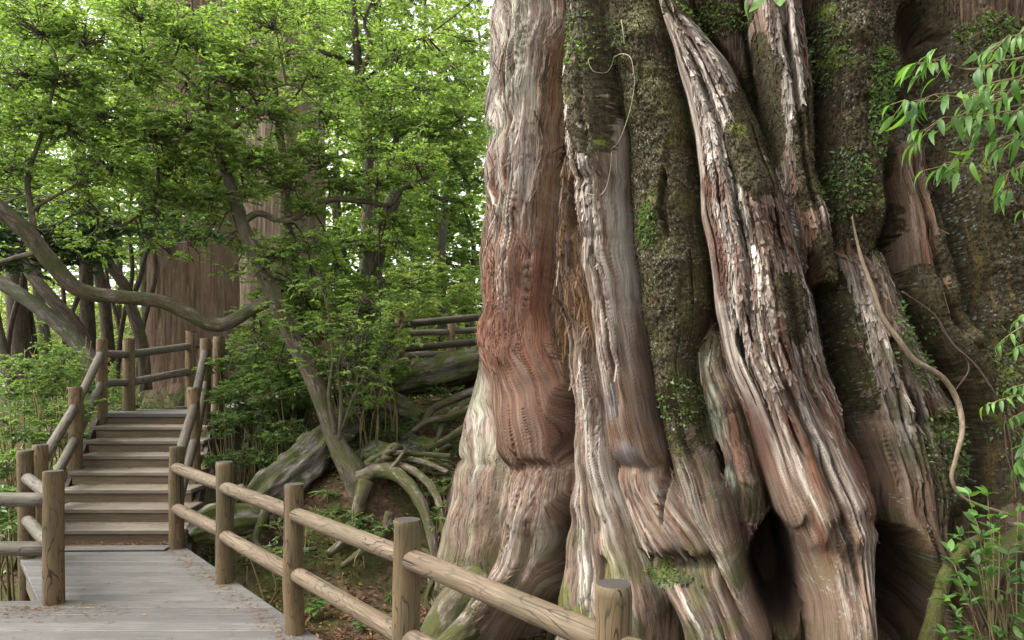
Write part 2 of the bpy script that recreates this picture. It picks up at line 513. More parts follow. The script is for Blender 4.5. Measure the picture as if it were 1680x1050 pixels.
# ================================================================== THE GIANT CEDAR
R_REF = 2.75
D0 = math.hypot(TX, TY)
AZ0 = math.atan2(TX, TY)
TH_T = math.acos(R_REF / D0)                     # angle at the axis between the camera and the tangent points
def th_to_px(th):
    """angle round the trunk (0 faces the boardwalk viewpoint, + to its right) -> row coordinate used to lay out the ribs"""
    th = np.asarray(th, float)
    thc = np.clip(th, -TH_T, TH_T)
    ang = thc + 0.0
    # direction from the axis towards the viewpoint, turned by the angle (to the viewer's right)
    bx, by = -math.sin(AZ0), -math.cos(AZ0)
    dx = bx * np.cos(ang) + by * np.sin(ang) * -1
    dy = by * np.cos(ang) + bx * np.sin(ang)
    X = TX + R_REF * dx; Y = TY + R_REF * dy
    px = CX + F_PX * X / Y
    ext = np.where(th < -TH_T, (th + TH_T) * 150.0, np.where(th > TH_T, (th - TH_T) * 300.0, 0))
    return px + ext, Y
def trunk_dir(th):
    bx, by = -math.sin(AZ0), -math.cos(AZ0)
    return bx * np.cos(th) - by * np.sin(th), by * np.cos(th) + bx * np.sin(th)

# columns: even steps of the layout coordinate where the trunk is in view, wide steps behind
tt = np.linspace(-TH_T, TH_T, 6000)
pxs, _ = th_to_px(tt)
front_px = np.arange(764.8, 1712, 1.55)
th_front = np.interp(front_px, pxs, tt)
# never coarser than 0.0055 rad
th_list = [th_front[0]]
for a_ in th_front[1:]:
    k = max(1, int(math.ceil((a_ - th_list[-1]) / .0055)))
    base_ = th_list[-1]
    for q in range(1, k + 1): th_list.append(base_ + (a_ - base_) * q / k)
th_list = np.array(th_list)
left_ext = np.arange(th_list[0] - .4, th_list[0] - 1e-4, .010)
back = np.linspace(th_list[-1], left_ext[0] + 2 * math.pi, 60)[1:-1]
TH = np.concatenate([left_ext, th_list, back])
ZR = np.concatenate([np.linspace(-1.1, -.62, 16)[:-1], np.arange(-.62, 5.25, .0078), np.geomspace(5.27, 15, 30)])
PXc, DEPc = th_to_px(TH)
EXT = np.where(TH < -TH_T, (TH + TH_T) * 150.0, np.where(TH > TH_T, (TH - TH_T) * 300.0, 0))[None]
_dx, _dy = trunk_dir(np.clip(TH, -TH_T, TH_T))
def layout(r):
    """row and column coordinates, in measured photo units, of bark at radius r"""
    X_ = TX + r * _dx[None]; Y_ = TY + r * _dy[None]
    return CX + F_PX * X_ / Y_ + EXT, HY - (ZR[:, None] - EYE) * F_PX / Y_
def box_blur(a, n, axis):
    pad = [(0, 0), (0, 0)]; pad[axis] = (n + 1, n)
    c = np.cumsum(np.pad(a, pad, mode='edge'), axis=axis)
    return (c[2 * n + 1:] - c[:-2 * n - 1]) / (2 * n + 1) if axis == 0 else (c[:, 2 * n + 1:] - c[:, :-2 * n - 1]) / (2 * n + 1)
PXG, PYG = layout(np.full((len(ZR), len(TH)), R_REF))
THG = np.repeat(TH[None], len(ZR), 0); ZG = np.repeat(ZR[:, None], len(TH), 1)

RIBS = {
 'B': [(-300, 640, 778, .16), (200, 640, 778, .17), (250, 640, 781, .255), (400, 640, 783, .275), (560, 640, 780, .285), (620, 640, 788, .285), (655, 640, 803, .30), (700, 640, 812, .35), (760, 640, 818, .39), (800, 640, 818, .44), (870, 640, 806, .51), (930, 640, 795, .52), (1000, 640, 775, .48), (1200, 640, 760, .45)],
 'A': [(-300, 795, 916, .19), (0, 791, 913, .19), (100, 792, 908, .195), (200, 791, 903, .20), (300, 786, 893, .215), (400, 782, 882, .24), (500, 779, 868, .25), (560, 777, 872, .25), (620, 776, 890, .28), (680, 785, 915, .35), (740, 799, 926, .38), (758, 806, 928, .35), (768, 812, 929, .30), (780, 812, 929, .31), (830, 806, 925, .37), (880, 800, 912, .40), (930, 785, 905, .45), (980, 758, 885, .53), (1040, 730, 840, .58), (1200, 690, 800, .6)],
 'C': [(230, 905, 945, -.02), (300, 902, 950, .0), (400, 897, 957, .05), (500, 902, 963, .08), (600, 915, 972, .13), (700, 925, 986, .17), (760, 930, 992, .19), (800, 926, 1002, .22), (860, 920, 1025, .27), (920, 905, 1055, .34), (1000, 893, 1095, .43), (1200, 870, 1130, .5)],
 'D': [(-300, 905, 985, .28), (0, 912, 988, .28), (100, 921, 998, .30), (200, 929, 1006, .32), (275, 939, 1013, .35), (292, 942, 1012, .30), (330, 949, 1014, .34), (380, 954, 1016, .34), (393, 955, 1016, .30), (420, 957, 1021, .34), (485, 960, 1030, .35), (498, 961, 1031, .32), (560, 970, 1042, .36), (600, 975, 1050, .36), (680, 979, 1066, .42), (740, 984, 1082, .44), (766, 990, 1090, .36), (790, 998, 1098, .41), (850, 1010, 1150, .47), (905, 1025, 1207, .52), (925, 1035, 1213, .40), (950, 1045, 1222, .54), (1050, 1098, 1265, .66), (1200, 1120, 1290, .7)],
 'E': [(-300, 930, 1090, .10), (0, 930, 1086, .11), (100, 975, 1112, .11), (200, 1000, 1132, .11), (300, 1008, 1146, .12), (400, 1015, 1152, .13), (500, 1028, 1162, .15), (600, 1045, 1142, .18), (700, 1062, 1150, .22), (800, 1085, 1197, .28), (870, 1115, 1217, .34), (940, 1175, 1228, .38), (1050, 1215, 1272, .4), (1200, 1230, 1280, .4)],
 'e': [(540, 1138, 1190, .0), (600, 1138, 1200, .05), (700, 1143, 1240, .07), (800, 1168, 1268, .05), (880, 1200, 1270, -.08), (960, 1215, 1265, -.2)],
 'F': [(-300, 1050, 1115, .30), (0, 1072, 1118, .30), (50, 1088, 1160, .33), (100, 1104, 1205, .37), (200, 1124, 1265, .43), (290, 1141, 1308, .50), (345, 1142, 1322, .54), (400, 1152, 1333, .51), (460, 1160, 1344, .53), (520, 1166, 1353, .55), (600, 1188, 1374, .56), (700, 1225, 1412, .58), (760, 1243, 1441, .60), (800, 1258, 1457, .62), (850, 1276, 1477, .68), (880, 1296, 1484, .68), (905, 1308, 1482, .56), (940, 1320, 1480, .58), (1000, 1335, 1472, .64), (1200, 1345, 1495, .7)],
 'G': [(-300, 1205, 1310, .38), (0, 1225, 1330, .38), (100, 1238, 1345, .39), (200, 1262, 1350, .38), (300, 1285, 1360, .38), (400, 1310, 1376, .36), (470, 1330, 1384, .28)],
 'H': [(-300, 1325, 1478, .27), (0, 1330, 1482, .27), (200, 1345, 1480, .27), (350, 1350, 1475, .24), (440, 1365, 1445, .18)],
 'I': [(370, 1350, 1470, .16), (450, 1355, 1492, .29), (520, 1370, 1512, .34), (600, 1392, 1542, .39), (700, 1425, 1572, .43), (800, 1455, 1592, .47), (860, 1475, 1582, .47), (920, 1500, 1565, .50), (1000, 1530, 1605, .5), (1200, 1545, 1650, .5)],
 'J': [(180, 1452, 1520, .16), (300, 1466, 1546, .23), (400, 1478, 1567, .27), (500, 1500, 1602, .32), (600, 1552, 1662, .35), (700, 1600, 1702, .36), (900, 1620, 1740, .36)],
 'K': [(-300, 1535, 1780, .20), (300, 1545, 1780, .25), (600, 1600, 1800, .32), (1200, 1590, 1820, .42)],
}
names = list(RIBS)
SPC = np.gradient(TH)[None] * 2.6                            # column spacing in metres
def wgt(freq): return 1 / (1 + (freq * SPC * 1.5) ** 4)       # detail finer than the columns is left to the material
PYL = np.arange(-320, 1260, 2.0)
def table(py, x, y, s):
    v = np.interp(PYL, x, y); k_ = np.exp(-.5 * (np.arange(-40, 41) * 2.0 / s) ** 2); k_ /= k_.sum()
    v = np.convolve(np.pad(v, 40, mode='edge'), k_, mode='valid')
    return np.interp(py, PYL, v)
# first passes: find where each rib really lies once its own height is known
for _pass in range(3):
    rs = 2.38 + .22 * sstep(700, 1150, PYG)
    r_b = rs.copy()
    for nme in names:
        tb = np.array(RIBS[nme], float)
        pyc = np.clip(PYG, tb[0, 0], tb[-1, 0])
        xl = np.interp(pyc, tb[:, 0], tb[:, 1]); xr = np.interp(pyc, tb[:, 0], tb[:, 2]); h = np.interp(pyc, tb[:, 0], tb[:, 3])
        tn = (PXG - (xl + xr) / 2) / ((xr - xl) / 2)
        r_b = np.maximum(r_b, np.where((np.abs(tn) < 1) & (PYG >= tb[0, 0]) & (PYG <= tb[-1, 0]), rs + (h + .06) * np.sqrt(np.clip(1 - tn ** 2, 0, 1)), 0))
    r_b = box_blur(box_blur(box_blur(r_b, 22, 1), 22, 1), 20, 0)
    PXG, PYG = layout(r_b)
m_px = (DEPc / F_PX)[None]                                  # metres per layout unit, about
r0 = 2.38 + .22 * sstep(700, 1150, PYG) + .035 * fbm(THG * 2.4, ZG * 1.1, 40, 3)
best = r0.copy()
rid = np.full(best.shape, -1); TC = np.zeros_like(best); UR = 2.5 * THG; Tn = np.zeros_like(best)
groove = np.zeros_like(best)
wob = 7.0 * gnoise(ZG * 1.6, PXG / 260., 51) + 4.0 * gnoise(ZG * 4.0, PXG / 110., 52)
for k, nme in enumerate(names):
    tab = np.array(RIBS[nme], float)
    pyc = np.clip(PYG, tab[0, 0], tab[-1, 0])
    xl = table(pyc, tab[:, 0], tab[:, 1], 22); xr = table(pyc, tab[:, 0], tab[:, 2], 22); h = table(pyc, tab[:, 0], tab[:, 3], 7)
    cx_ = (xl + xr) / 2; hw = (xr - xl) / 2
    tn = (PXG + wob * (.6 + .3 * (k % 3)) - cx_) / hw
    inside = (np.abs(tn) < 1) & (PYG >= tab[0, 0]) & (PYG <= tab[-1, 0])
    fadein = sstep(tab[0, 0], tab[0, 0] + 60, PYG) if tab[0, 0] > -250 else 1.0
    prof = np.power(np.clip(1 - np.abs(tn) ** 2.5, 0, 1), .78)
    if nme == 'A': prof = np.where(tn > 0, np.power(np.clip(1 - np.abs(tn) ** 1.7, 0, 1), .8), prof)
    rr = np.where(inside, r0 + (h + .06) * fadein * (prof * 1.0) - .03 * (1 - prof), -1)
    gd = np.exp(-(((np.abs(tn) - 1.02) * hw) / 6.5) ** 2) * (PYG >= tab[0, 0]) * (PYG <= tab[-1, 0]) * (.15 if nme not in 'EKHe' else .05)
    groove = np.maximum(groove, gd * fadein)
    win = rr > best
    wk = float(np.median(np.where(inside, 2.6 * np.gradient(TH)[None], 0).sum(1)[(ZR > -.5) & (ZR < 5)])) / 2 + .05
    uk = wk * tn + np.sign(tn) * .3 * (h + .06) * (1 - prof) + (k + 1) * 3.7
    UR = np.where(win, uk, UR)
    best = np.where(win, rr, best); rid = np.where(win, k, rid); TC = np.where(win, np.interp(np.maximum(cx_, 835), pxs, tt), TC); Tn = np.where(win, tn, Tn)
prof_edge = np.clip(1 - Tn ** 4, 0, 1)
best -= groove * np.where(rid >= 0, np.clip(np.abs(Tn) * 1.6 - .9, 0, 1), 1.0)
best = box_blur(box_blur(best, 2, 1), 3, 0)
# distance along the bark surface from each rib's crest line, walls of the grooves included
dth = np.diff(TH, prepend=TH[0])[None]
bs_ = best.copy()
for _ in range(3):
    cs_ = np.cumsum(np.pad(bs_, ((8, 7), (0, 0)), mode='edge'), axis=0)
    bs_ = np.vstack([cs_[14:15], cs_[15:] - cs_[:-15]])[:len(best)] / 15.0
    bs_[0] = bs_[1]
dbr = np.diff(bs_, axis=1, prepend=bs_[:, :1])
stp = bs_ * dth + .8 * np.abs(dbr)
U = UR
stpb = box_blur(box_blur(stp, 3, 1), 8, 0)
SPC = np.maximum(stpb, .004); SPC = np.maximum(SPC, .5 * np.abs(np.gradient(U, axis=0)))
# smaller flutes that run down inside the broad ribs
def sub(nme, pos, w, depth, y0, y1):
    k = names.index(nme)
    c_ = pos + .10 * gnoise(ZG * 1.3, pos * 9 + 0 * ZG, 60 + k)
    return depth * np.exp(-((Tn - c_) / w) ** 2) * (rid == k) * sstep(y0, y0 + 80, PYG) * (1 - sstep(y1 - 80, y1, PYG))
for a_ in (('F', -.25, .10, .08, 60, 640), ('F', .42, .10, .12, 300, 760), ('F', .05, .07, .07, 500, 1000), ('F', -.55, .06, .06, 540, 900), ('F', .72, .06, .07, 600, 950),
           ('A', -.1, .07, .035, -300, 420), ('A', .48, .10, .06, -300, 400), ('A', -.5, .06, .03, -300, 500), ('A', -.35, .07, .07, 800, 1050), ('A', .35, .08, .05, 820, 1050),
           ('D', .1, .08, .035, 60, 700), ('D', -.35, .05, .06, 860, 1100), ('D', .3, .07, .08, 940, 1100), ('D', .62, .06, .06, 900, 1100),
           ('I', .1, .09, .06, 430, 1000), ('I', -.45, .07, .06, 460, 900), ('J', .0, .12, .08, 240, 600), ('C', .2, .10, .06, 780, 1100), ('C', -.3, .08, .04, 500, 1000),
           ('B', .86, .03, .08, 640, 1000), ('G', .1, .10, .07, -300, 400), ('E', .2, .1, .05, 600, 900)):
    best -= sub(*a_)
# narrow weather splits along the fibres, and burls
srng = np.random.default_rng(17); split = np.zeros_like(best)
for _ in range(75):
    nme = 'AABCDDDEFFFFFFGIIIJ'[srng.integers(19)]; tb = RIBS[nme]
    y_ = srng.uniform(max(-20, tb[0][0]), min(1050, tb[-1][0])); t0_ = srng.uniform(-.75, .75); hl = srng.uniform(.10, .45); wd_ = srng.uniform(.004, .011)
    km = (rid == names.index(nme)); cand_ = np.argwhere(km & (np.abs(PYG - y_) < 4) & (np.abs(Tn - t0_) < .08))
    if len(cand_) == 0: continue
    a_, c_ = cand_[len(cand_) // 2]; u_, z_ = U[a_, c_], ZR[a_]
    r0_, r1_ = np.searchsorted(ZR, [z_ - hl, z_ + hl]); c0_, c1_ = max(0, c_ - 90), c_ + 90
    uu_ = U[r0_:r1_, c0_:c1_]; zz_ = ZG[r0_:r1_, c0_:c1_]
    e_ = np.exp(-((uu_ - u_ - .02 * gnoise(zz_ * 3, 0 * zz_ + _, 61)) / (wd_ * (1.05 - ((zz_ - z_) / hl) ** 2))) ** 2) * (1 - ((zz_ - z_) / hl) ** 4) * km[r0_:r1_, c0_:c1_]
    split[r0_:r1_, c0_:c1_] = np.maximum(split[r0_:r1_, c0_:c1_], e_ * srng.uniform(.5, 1))
best -= .075 * split
for _ in range(46):
    x_, y_ = srng.uniform(790, 1650), srng.uniform(0, 1040); a_ = srng.uniform(12, 34)
    best += srng.uniform(.015, .055) * np.exp(-((PXG - x_) / a_) ** 2 - ((PYG - y_) / (a_ * srng.uniform(.8, 2.2))) ** 2)
# hollows: (px, py, half width, half height, depth, lean)
HOL = [(1284, 955, 52, 100, .75, .10), (1506, 975, 28, 105, .6, .12), (906, 690, 15, 78, .5, .12), (900, 905, 19, 92, .42, -.16), (1176, 760, 7, 34, .2, .2), (1502, 62, 44, 62, .20, 0), (1530, 330, 10, 52, .22, .1),
       (1218, 565, 8, 26, .13, .35), (936, 335, 10, 60, .26, -.08), (1066, 640, 9, 100, .2, .14), (1088, 800, 5, 60, .14, .12), (1400, 690, 12, 60, .16, .25), (1452, 830, 10, 60, .18, .35), (1340, 470, 10, 60, .14, .2), (850, 880, 5, 22, .06, .1), (1095, 335, 8, 60, .10, .05), (1550, 55, 10, 10, .1, 0)]
hol = np.zeros_like(best)
for (hx, hy, a_, b_, dp, ln) in HOL:
    dx_ = (PXG + wob - hx - ln * (PYG - hy)) / a_; dy_ = (PYG - hy) / b_
    e_ = dx_ ** 2 + dy_ ** 2
    dd_ = dp * (1 - sstep(.35, 1.15, e_))
    hol = np.maximum(hol, dd_)
best -= hol
# big lumps
best += .06 * fbm(THG * 3.2 + 5, ZG * 1.5, 44, 3) + .02 * fbm(THG * 9, ZG * 3.2, 45, 2)
# swellings and creases across the ribs
for (nme, y_, dep, wd) in (('D', 292, .03, 7), ('D', 392, .025, 6), ('D', 495, .03, 8), ('D', 767, .06, 8), ('D', 922, .10, 12), ('A', 768, .05, 9), ('F', 895, .09, 26), ('F', 340, .02, 12), ('B', 760, .07, 9), ('I', 690, .04, 9)):
    best -= dep * np.exp(-((PYG + .07 * (PXG - 1000) * (nme == 'F') + 14 * fbm(PXG / 45., 0 * PXG + y_, 71, 3) - y_) / wd) ** 2) * (rid == names.index(nme)) * (.35 + .65 * sstep(-.25, .3, gnoise(PXG / 30., PYG / 60. + y_, 72)))

# ---- masks laid out on the bark
WX0 = 20 * fbm(PXG / 50., PYG / 50., 80, 5, .62); WY0 = 34 * fbm(PXG / 40. + 9, PYG / 60., 90, 5, .65)
def blob(px, py, a, b, lean=0., soft=.5, seed=0):
    wx = np.roll(WX0, (seed * 53, seed * 31), (0, 1)); wy = np.roll(WY0, (seed * 41, seed * 67), (0, 1))
    dx_ = (PXG + wx - px - lean * (PYG - py)) / a; dy_ = (PYG + wy - py) / b
    return 1 - sstep(1 - soft, 1 + soft, dx_ ** 2 + dy_ ** 2)
isr = lambda s: np.isin(rid, [names.index(q) for q in s])
moss = np.zeros_like(best)
moss = np.maximum(moss, isr('E') * (1 - .75 * sstep(640, 800, PYG)) * .97)
for b_ in ((1240, 230, 52, 100, .05, .4, 1), (1250, 130, 30, 70, .15, .4, 2), (1400, 170, 75, 240, .05, .3, 3), (1165, 20, 70, 38, .1, .4, 4), (985, 35, 60, 60, .0, .4, 5), (965, 150, 24, 60, .15, .85, 6),
           (975, 212, 26, 44, 0, .95, 7), (1510, 110, 80, 130, 0, .4, 8), (1620, 350, 90, 320, 0, .4, 9), (1440, 360, 50, 70, .15, .4, 10), (1370, 480, 26, 90, .2, .5, 11), (1090, 945, 50, 14, -.2, .4, 12),
           (985, 115, 34, 75, 0, .95, 13), (1560, 560, 60, 130, .3, .5, 15), (1590, 760, 70, 100, .1, .5, 16), (1300, 500, 22, 70, .15, .5, 17), (1400, 560, 20, 120, .25, .5, 18), (760, 985, 40, 30, 0, .5, 19), (1330, 260, 30, 90, .1, .4, 20)):
    moss = np.maximum(moss, blob(*b_))
moss *= sstep(-.30, .15, fbm(PXG / 24., PYG / 30., 101, 5, .65) + .26)
moss = sstep(.30, .62, moss + .22 * fbm(PXG / 9., PYG / 16., 103, 3, .6)) * np.clip(moss * 3, 0, 1)
moss = np.clip(moss, 0, 1) * (hol < .1)

# ---- fibre detail
Uw = U + .012 * gnoise(ZG * 2.6, U * 3, 120) + .006 * gnoise(ZG * 7, U * 9, 121)
tw = {'J': .35, 'F': .05}
f1 = gnoise(Uw * 34, ZG * 1.7, 130) * wgt(34)
f2 = gnoise(Uw * 62, ZG * 3.4, 131) * wgt(62)
f3 = gnoise(Uw * 15, ZG * 1.1, 132)
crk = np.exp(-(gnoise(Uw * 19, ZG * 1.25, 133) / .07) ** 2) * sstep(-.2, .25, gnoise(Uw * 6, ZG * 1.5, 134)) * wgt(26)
smooth_zone = np.clip(isr('A') * sstep(560, 640, PYG) * (1 - sstep(745, 775, PYG)) + isr('D') * sstep(560, 680, PYG) * (1 - sstep(740, 800, PYG)) * .8, 0, 1)
rot = np.maximum((rid < 0) * (np.abs(PXG - 905) < 46) * (PYG < 640), isr('C') * (1 - sstep(520, 600, PYG))) * 1.0
rot = np.maximum(rot, isr('A') * sstep(.45, .7, Tn) * (1 - sstep(300, 420, PYG)))
flaky = np.clip(isr('D') * sstep(40, 130, PYG) * (1 - sstep(300, 420, PYG)) + isr('FG') * (1 - sstep(560, 760, PYG)) + .6 * isr('I') + .5 * isr('B') * sstep(.8, .9, Tn), 0, 1)
def cells(u, v, cu, cv, seed):
    """staggered long bark plates: random height per plate and distance to its edge"""
    uu = u * cu + .35 * gnoise(v * 2.2, u * cu * .3, seed); iu = np.floor(uu)
    off = (_hash(iu, iu * 0, seed) / 0x7fffffff)
    vv = v * cv * (.7 + .6 * (_hash(iu, iu * 0 + 5, seed) / 0x7fffffff)) + off * 9 + .25 * gnoise(u * 30, v * 6, seed + 1); iv = np.floor(vv)
    hgt = _hash(iu, iv, seed + 2) / 0x7fffffff
    e_ = np.minimum(np.minimum(uu - iu, 1 - (uu - iu)), np.minimum(vv - iv, 1 - (vv - iv)) * 1.6)
    return hgt, e_, (vv - iv)
ch, ce, cvv = cells(Uw, ZG, 21, 5.2, 140)
ch2, ce2, cvv2 = cells(Uw + 3, ZG + 5, 34, 8.5, 150)
plate = (ch - .5) * .034 - .020 * np.exp(-(ce / .09) ** 2) + .010 * (cvv - .5)
plate2 = (ch2 - .5) * .014 - .008 * np.exp(-(ce2 / .1) ** 2)
f4 = gnoise(Uw * 90, ZG * 7, 135) * wgt(90)
crk2 = np.exp(-(gnoise(Uw * 40, ZG * 2.1, 136) / .11) ** 2) * wgt(60) * sstep(-.3, .2, gnoise(Uw * 9 + 4, ZG * 2, 137))
det = .012 * f1 + .007 * f2 + .003 * f4 + .020 * f3 - .040 * crk - .012 * crk2 + .012 * gnoise(Uw * 10, ZG * 5.5, 138)
det = det * (1 - .72 * smooth_zone)
fl = flaky * (1 - moss) * wgt(30)
det = det * (1 - .45 * fl) + fl * (plate + plate2)
sh_, se_, sv_ = cells(Uw + 2, ZG + 3, 27, 1.7, 155)
strip = (1 - fl) * (1 - moss) * (1 - .8 * smooth_zone) * wgt(30)
det += strip * ((sh_ - .5) * .022 - .016 * np.exp(-(se_ / .10) ** 2) * sstep(.25, .6, sh_))
rp, re_, rv_ = cells(Uw + 1, ZG + 2, 24, 3.0, 160)
det += rot * ((rp - .5) * .06 + .022 * f1 - .02 * np.exp(-(re_ / .12) ** 2))
mn = fbm(PXG / 5.5, PYG / 5.5, 170, 3)
det = det * (1 - .8 * moss) + moss * (.018 * mn + .03 * fbm(PXG / 22., PYG / 22., 171, 2) + .015)
slope_ = np.clip(bs_ * np.maximum(dth, 1e-4) / np.maximum(stpb, 1e-5), 0, 1)
det = det * slope_ ** 1.5
dsm = det.copy()
dsm[1:-1] = (det[:-2] + 2 * det[1:-1] + det[2:]) / 4
dsm[:, 1:-1] = (dsm[:, :-2] + 2 * dsm[:, 1:-1] + dsm[:, 2:]) / 4
det = .6 * det + .4 * dsm
vis = ((PXG > 755) & (PXG < 1715))
RAD = best + det * np.where(vis, 1, .5)
taper = np.where(ZR > 5.3, 1 - .012 * (ZR - 5.3), 1)[:, None]
RAD = RAD * taper
dxx, dyy = trunk_dir(TH)
VX = TX + RAD * dxx[None]; VY = TY + RAD * dyy[None]
V3 = np.stack([VX, VY, ZG], -1)

# ---- colours of the wood itself
def c3(*c): return np.array(c, float)
def lerp(a, b, f): return a * (1 - f[..., None]) + b * f[..., None]
PALE, PINK, GREY = c3(.52, .455, .385), c3(.28, .19, .135), c3(.26, .225, .185)
RED, DBRN, BRN = c3(.235, .092, .048), c3(.045, .028, .018), c3(.145, .09, .052)
GREEN, ORNG, BLUE = c3(.285, .30, .195), c3(.27, .145, .06), c3(.16, .15, .16)
nf = rank(.6 * f1 + .5 * f2 + .5 * f3)
nf2 = rank(gnoise(Uw * 26, ZG * 1.1, 180) + .5 * gnoise(Uw * 70, ZG * 3, 181), .42)
nb = rank(fbm(Uw * 9, ZG * .9, 182, 4, .6), .3)
nb2 = rank(fbm(Uw * 11 + 7, ZG * 1.1, 183, 4, .6), .3)
nb = .5 + (nb - .5) * wgt(20); nb2 = .5 + (nb2 - .5) * wgt(20); nf2 = .5 + (nf2 - .5) * wgt(35)
nb3 = rank(fbm(PXG / 60., PYG / 60., 184, 4), .3)
def cov(n, c, s=.16): return sstep(1 - c - s, 1 - c + s, n)
def tab(py, rows):
    rows = np.array(rows, float)
    return [np.interp(py, rows[:, 0], rows[:, k]) for k in range(1, rows.shape[1])]
base = np.broadcast_to(BRN, best.shape + (3,)).copy()
# py: pale, red, green, brown, pink
TABS = {
 'A': [(-200, .60, .30, .30, .10), (200, .60, .30, .34, .10), (300, .55, .40, .22, .12), (420, .40, .70, .10, .15), (540, .30, .85, .05, .15), (620, .08, .55, .0, .60), (740, .05, .55, .0, .62), (775, .22, .45, .08, .45), (860, .46, .30, .18, .30), (1000, .36, .25, .30, .40)],
 'B': [(-200, .25, .3, .2, .5), (560, .3, .35, .1, .45), (640, .50, .15, .40, .25), (800, .38, .12, .55, .30), (900, .28, .15, .40, .42), (1000, .3, .2, .4, .4)],
 'C': [(200, .2, .2, .05, .5), (520, .35, .30, .10, .35), (640, .55, .36, .22, .22), (800, .42, .32, .30, .28), (900, .34, .3, .34, .36), (1000, .35, .3, .4, .3)],
 'D': [(-200, .5, .2, .1, .2), (200, .55, .30, .08, .2), (400, .62, .35, .05, .18), (560, .45, .4, .05, .25), (640, .22, .45, .05, .5), (740, .16, .4, .05, .55), (800, .34, .36, .10, .40), (900, .36, .34, .18, .38), (1050, .34, .35, .25, .36)],
 'E': [(-200, .05, .05, .05, .75), (600, .1, .1, .15, .6), (800, .22, .12, .3, .45), (1000, .3, .2, .3, .4)],
 'e': [(500, .15, .2, .25, .5), (700, .18, .1, .35, .5), (1000, .1, .1, .2, .6)],
 'F': [(-200, .55, .2, .08, .3), (250, .62, .25, .08, .2), (350, .58, .45, .02, .15), (520, .62, .32, .05, .18), (640, .52, .38, .03, .25), (760, .40, .42, .03, .35), (880, .22, .40, .05, .5), (960, .32, .3, .12, .42), (1100, .3, .2, .2, .4)],
 'G': [(-200, .5, .2, .1, .3), (300, .35, .4, .08, .35), (480, .2, .5, .05, .5)],
 'H': [(-200, .1, .15, .1, .7), (500, .1, .2, .1, .7)],
 'I': [(350, .22, .25, .1, .45), (520, .42, .22, .12, .3), (700, .25, .2, .1, .5), (900, .12, .4, .05, .6), (1100, .1, .4, .05, .6)],
 'J': [(150, .10, .40, .0, .55), (450, .15, .3, .02, .55), (600, .15, .15, .15, .55), (900, .1, .1, .2, .6)],
 'K': [(-200, .05, .1, .1, .75), (1100, .05, .1, .1, .75)],
}
for nme, rows in TABS.items():
    mk = isr(nme)
    if not mk.any(): continue
    py_ = PYG[mk]; pal, red, grn, brn = tab(py_, rows)
    c_ = np.broadcast_to(PINK, (mk.sum(), 3)).copy()
    c_ = lerp(c_, GREY, cov(nf2[mk], .30))
    c_ = lerp(c_, BRN, cov(.55 * nb2[mk] + .45 * nf[mk], brn))
    c_ = lerp(c_, PALE, cov(.55 * nf[mk] + .45 * nb[mk], pal * .92) * .9)
    c_ = lerp(c_, RED, cov(.35 * nf2[mk] + .65 * nb2[mk], red * .80) * .85)
    c_ = lerp(c_, GREEN, cov(.6 * nf[mk] + .4 * nb3[mk], grn) * (.72 - .25 * sstep(600, 750, py_)))
    base[mk] = c_
bm_ = rid < 0
base[bm_] = lerp(np.broadcast_to(BRN, (bm_.sum(), 3)).copy(), DBRN, nf[bm_])
base = lerp(base, lerp(np.broadcast_to(ORNG, base.shape), DBRN, sstep(.35, .8, nf)), np.clip(rot * .85 * sstep(.15, .5, nb3 * .5 + .5 * nf2), 0, 1))
base = lerp(base, BLUE, isr('D') * sstep(600, 680, PYG) * (1 - sstep(745, 775, PYG)) * cov(nb3, .42) * .6)
# the dark red, rain-washed belly and its sharp upper tide mark
belly = isr('A') * sstep(585, 640, PYG + 26 * gnoise(PXG / 26., 0 * PXG, 190)) * (1 - sstep(752, 772, PYG))
base = lerp(base, lerp(np.broadcast_to(c3(.118, .060, .037), base.shape), c3(.24, .165, .115), cov(nf, .30) * .8), belly * .85)
# bare red heartwood splits
for b_ in ((1290, 590, 9, 70, .30, .25, 31), (1290, 680, 7, 40, .2, .3, 32), (1165, 310, 20, 26, .3, .4, 33), (830, 560, 26, 60, .1, .5, 34), (1430, 800, 24, 70, .35, .5, 36), (1230, 720, 40, 70, .2, .7, 37), (1180, 430, 16, 60, .1, .5, 38)):
    base = lerp(base, lerp(np.broadcast_to(c3(.19, .078, .045), base.shape), c3(.09, .04, .025), sstep(.4, .8, nf)), blob(*b_) * .8)
base = lerp(base, c3(.36, .40, .30), (blob(1180, 720, 14, 90, .25, .5, 39) + blob(1065, 370, 16, 34, 0, .5, 40) * .6 + blob(806, 212, 9, 12, 0, .5, 41)).clip(0, 1) * cov(nb3, .6) * .7)
base = base * (.72 + .56 * nf)[..., None] * (.84 + .32 * rank(f2 + .7 * f4, .4))[..., None]
base = lerp(base, DBRN, np.clip(crk2 * .55 * (1 - smooth_zone * .5), 0, 1))
base = lerp(base, DBRN * .6, np.clip(split * .9, 0, 1))
# AO-like darkening painted into the cracks, along with dirt
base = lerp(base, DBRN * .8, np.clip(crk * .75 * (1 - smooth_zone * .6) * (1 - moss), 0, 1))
base = base * (1 + strip * (sh_ - .5) * .5)[..., None]
base = lerp(base, DBRN, np.clip(strip * np.exp(-(se_ / .09) ** 2) * .6 * sstep(.2, .6, sh_), 0, 1))
base = lerp(base, DBRN, np.clip(fl * np.exp(-(ce / .07) ** 2) * .65, 0, 1))
base = base * (1 + fl * (ch - .5) * .45)[..., None]
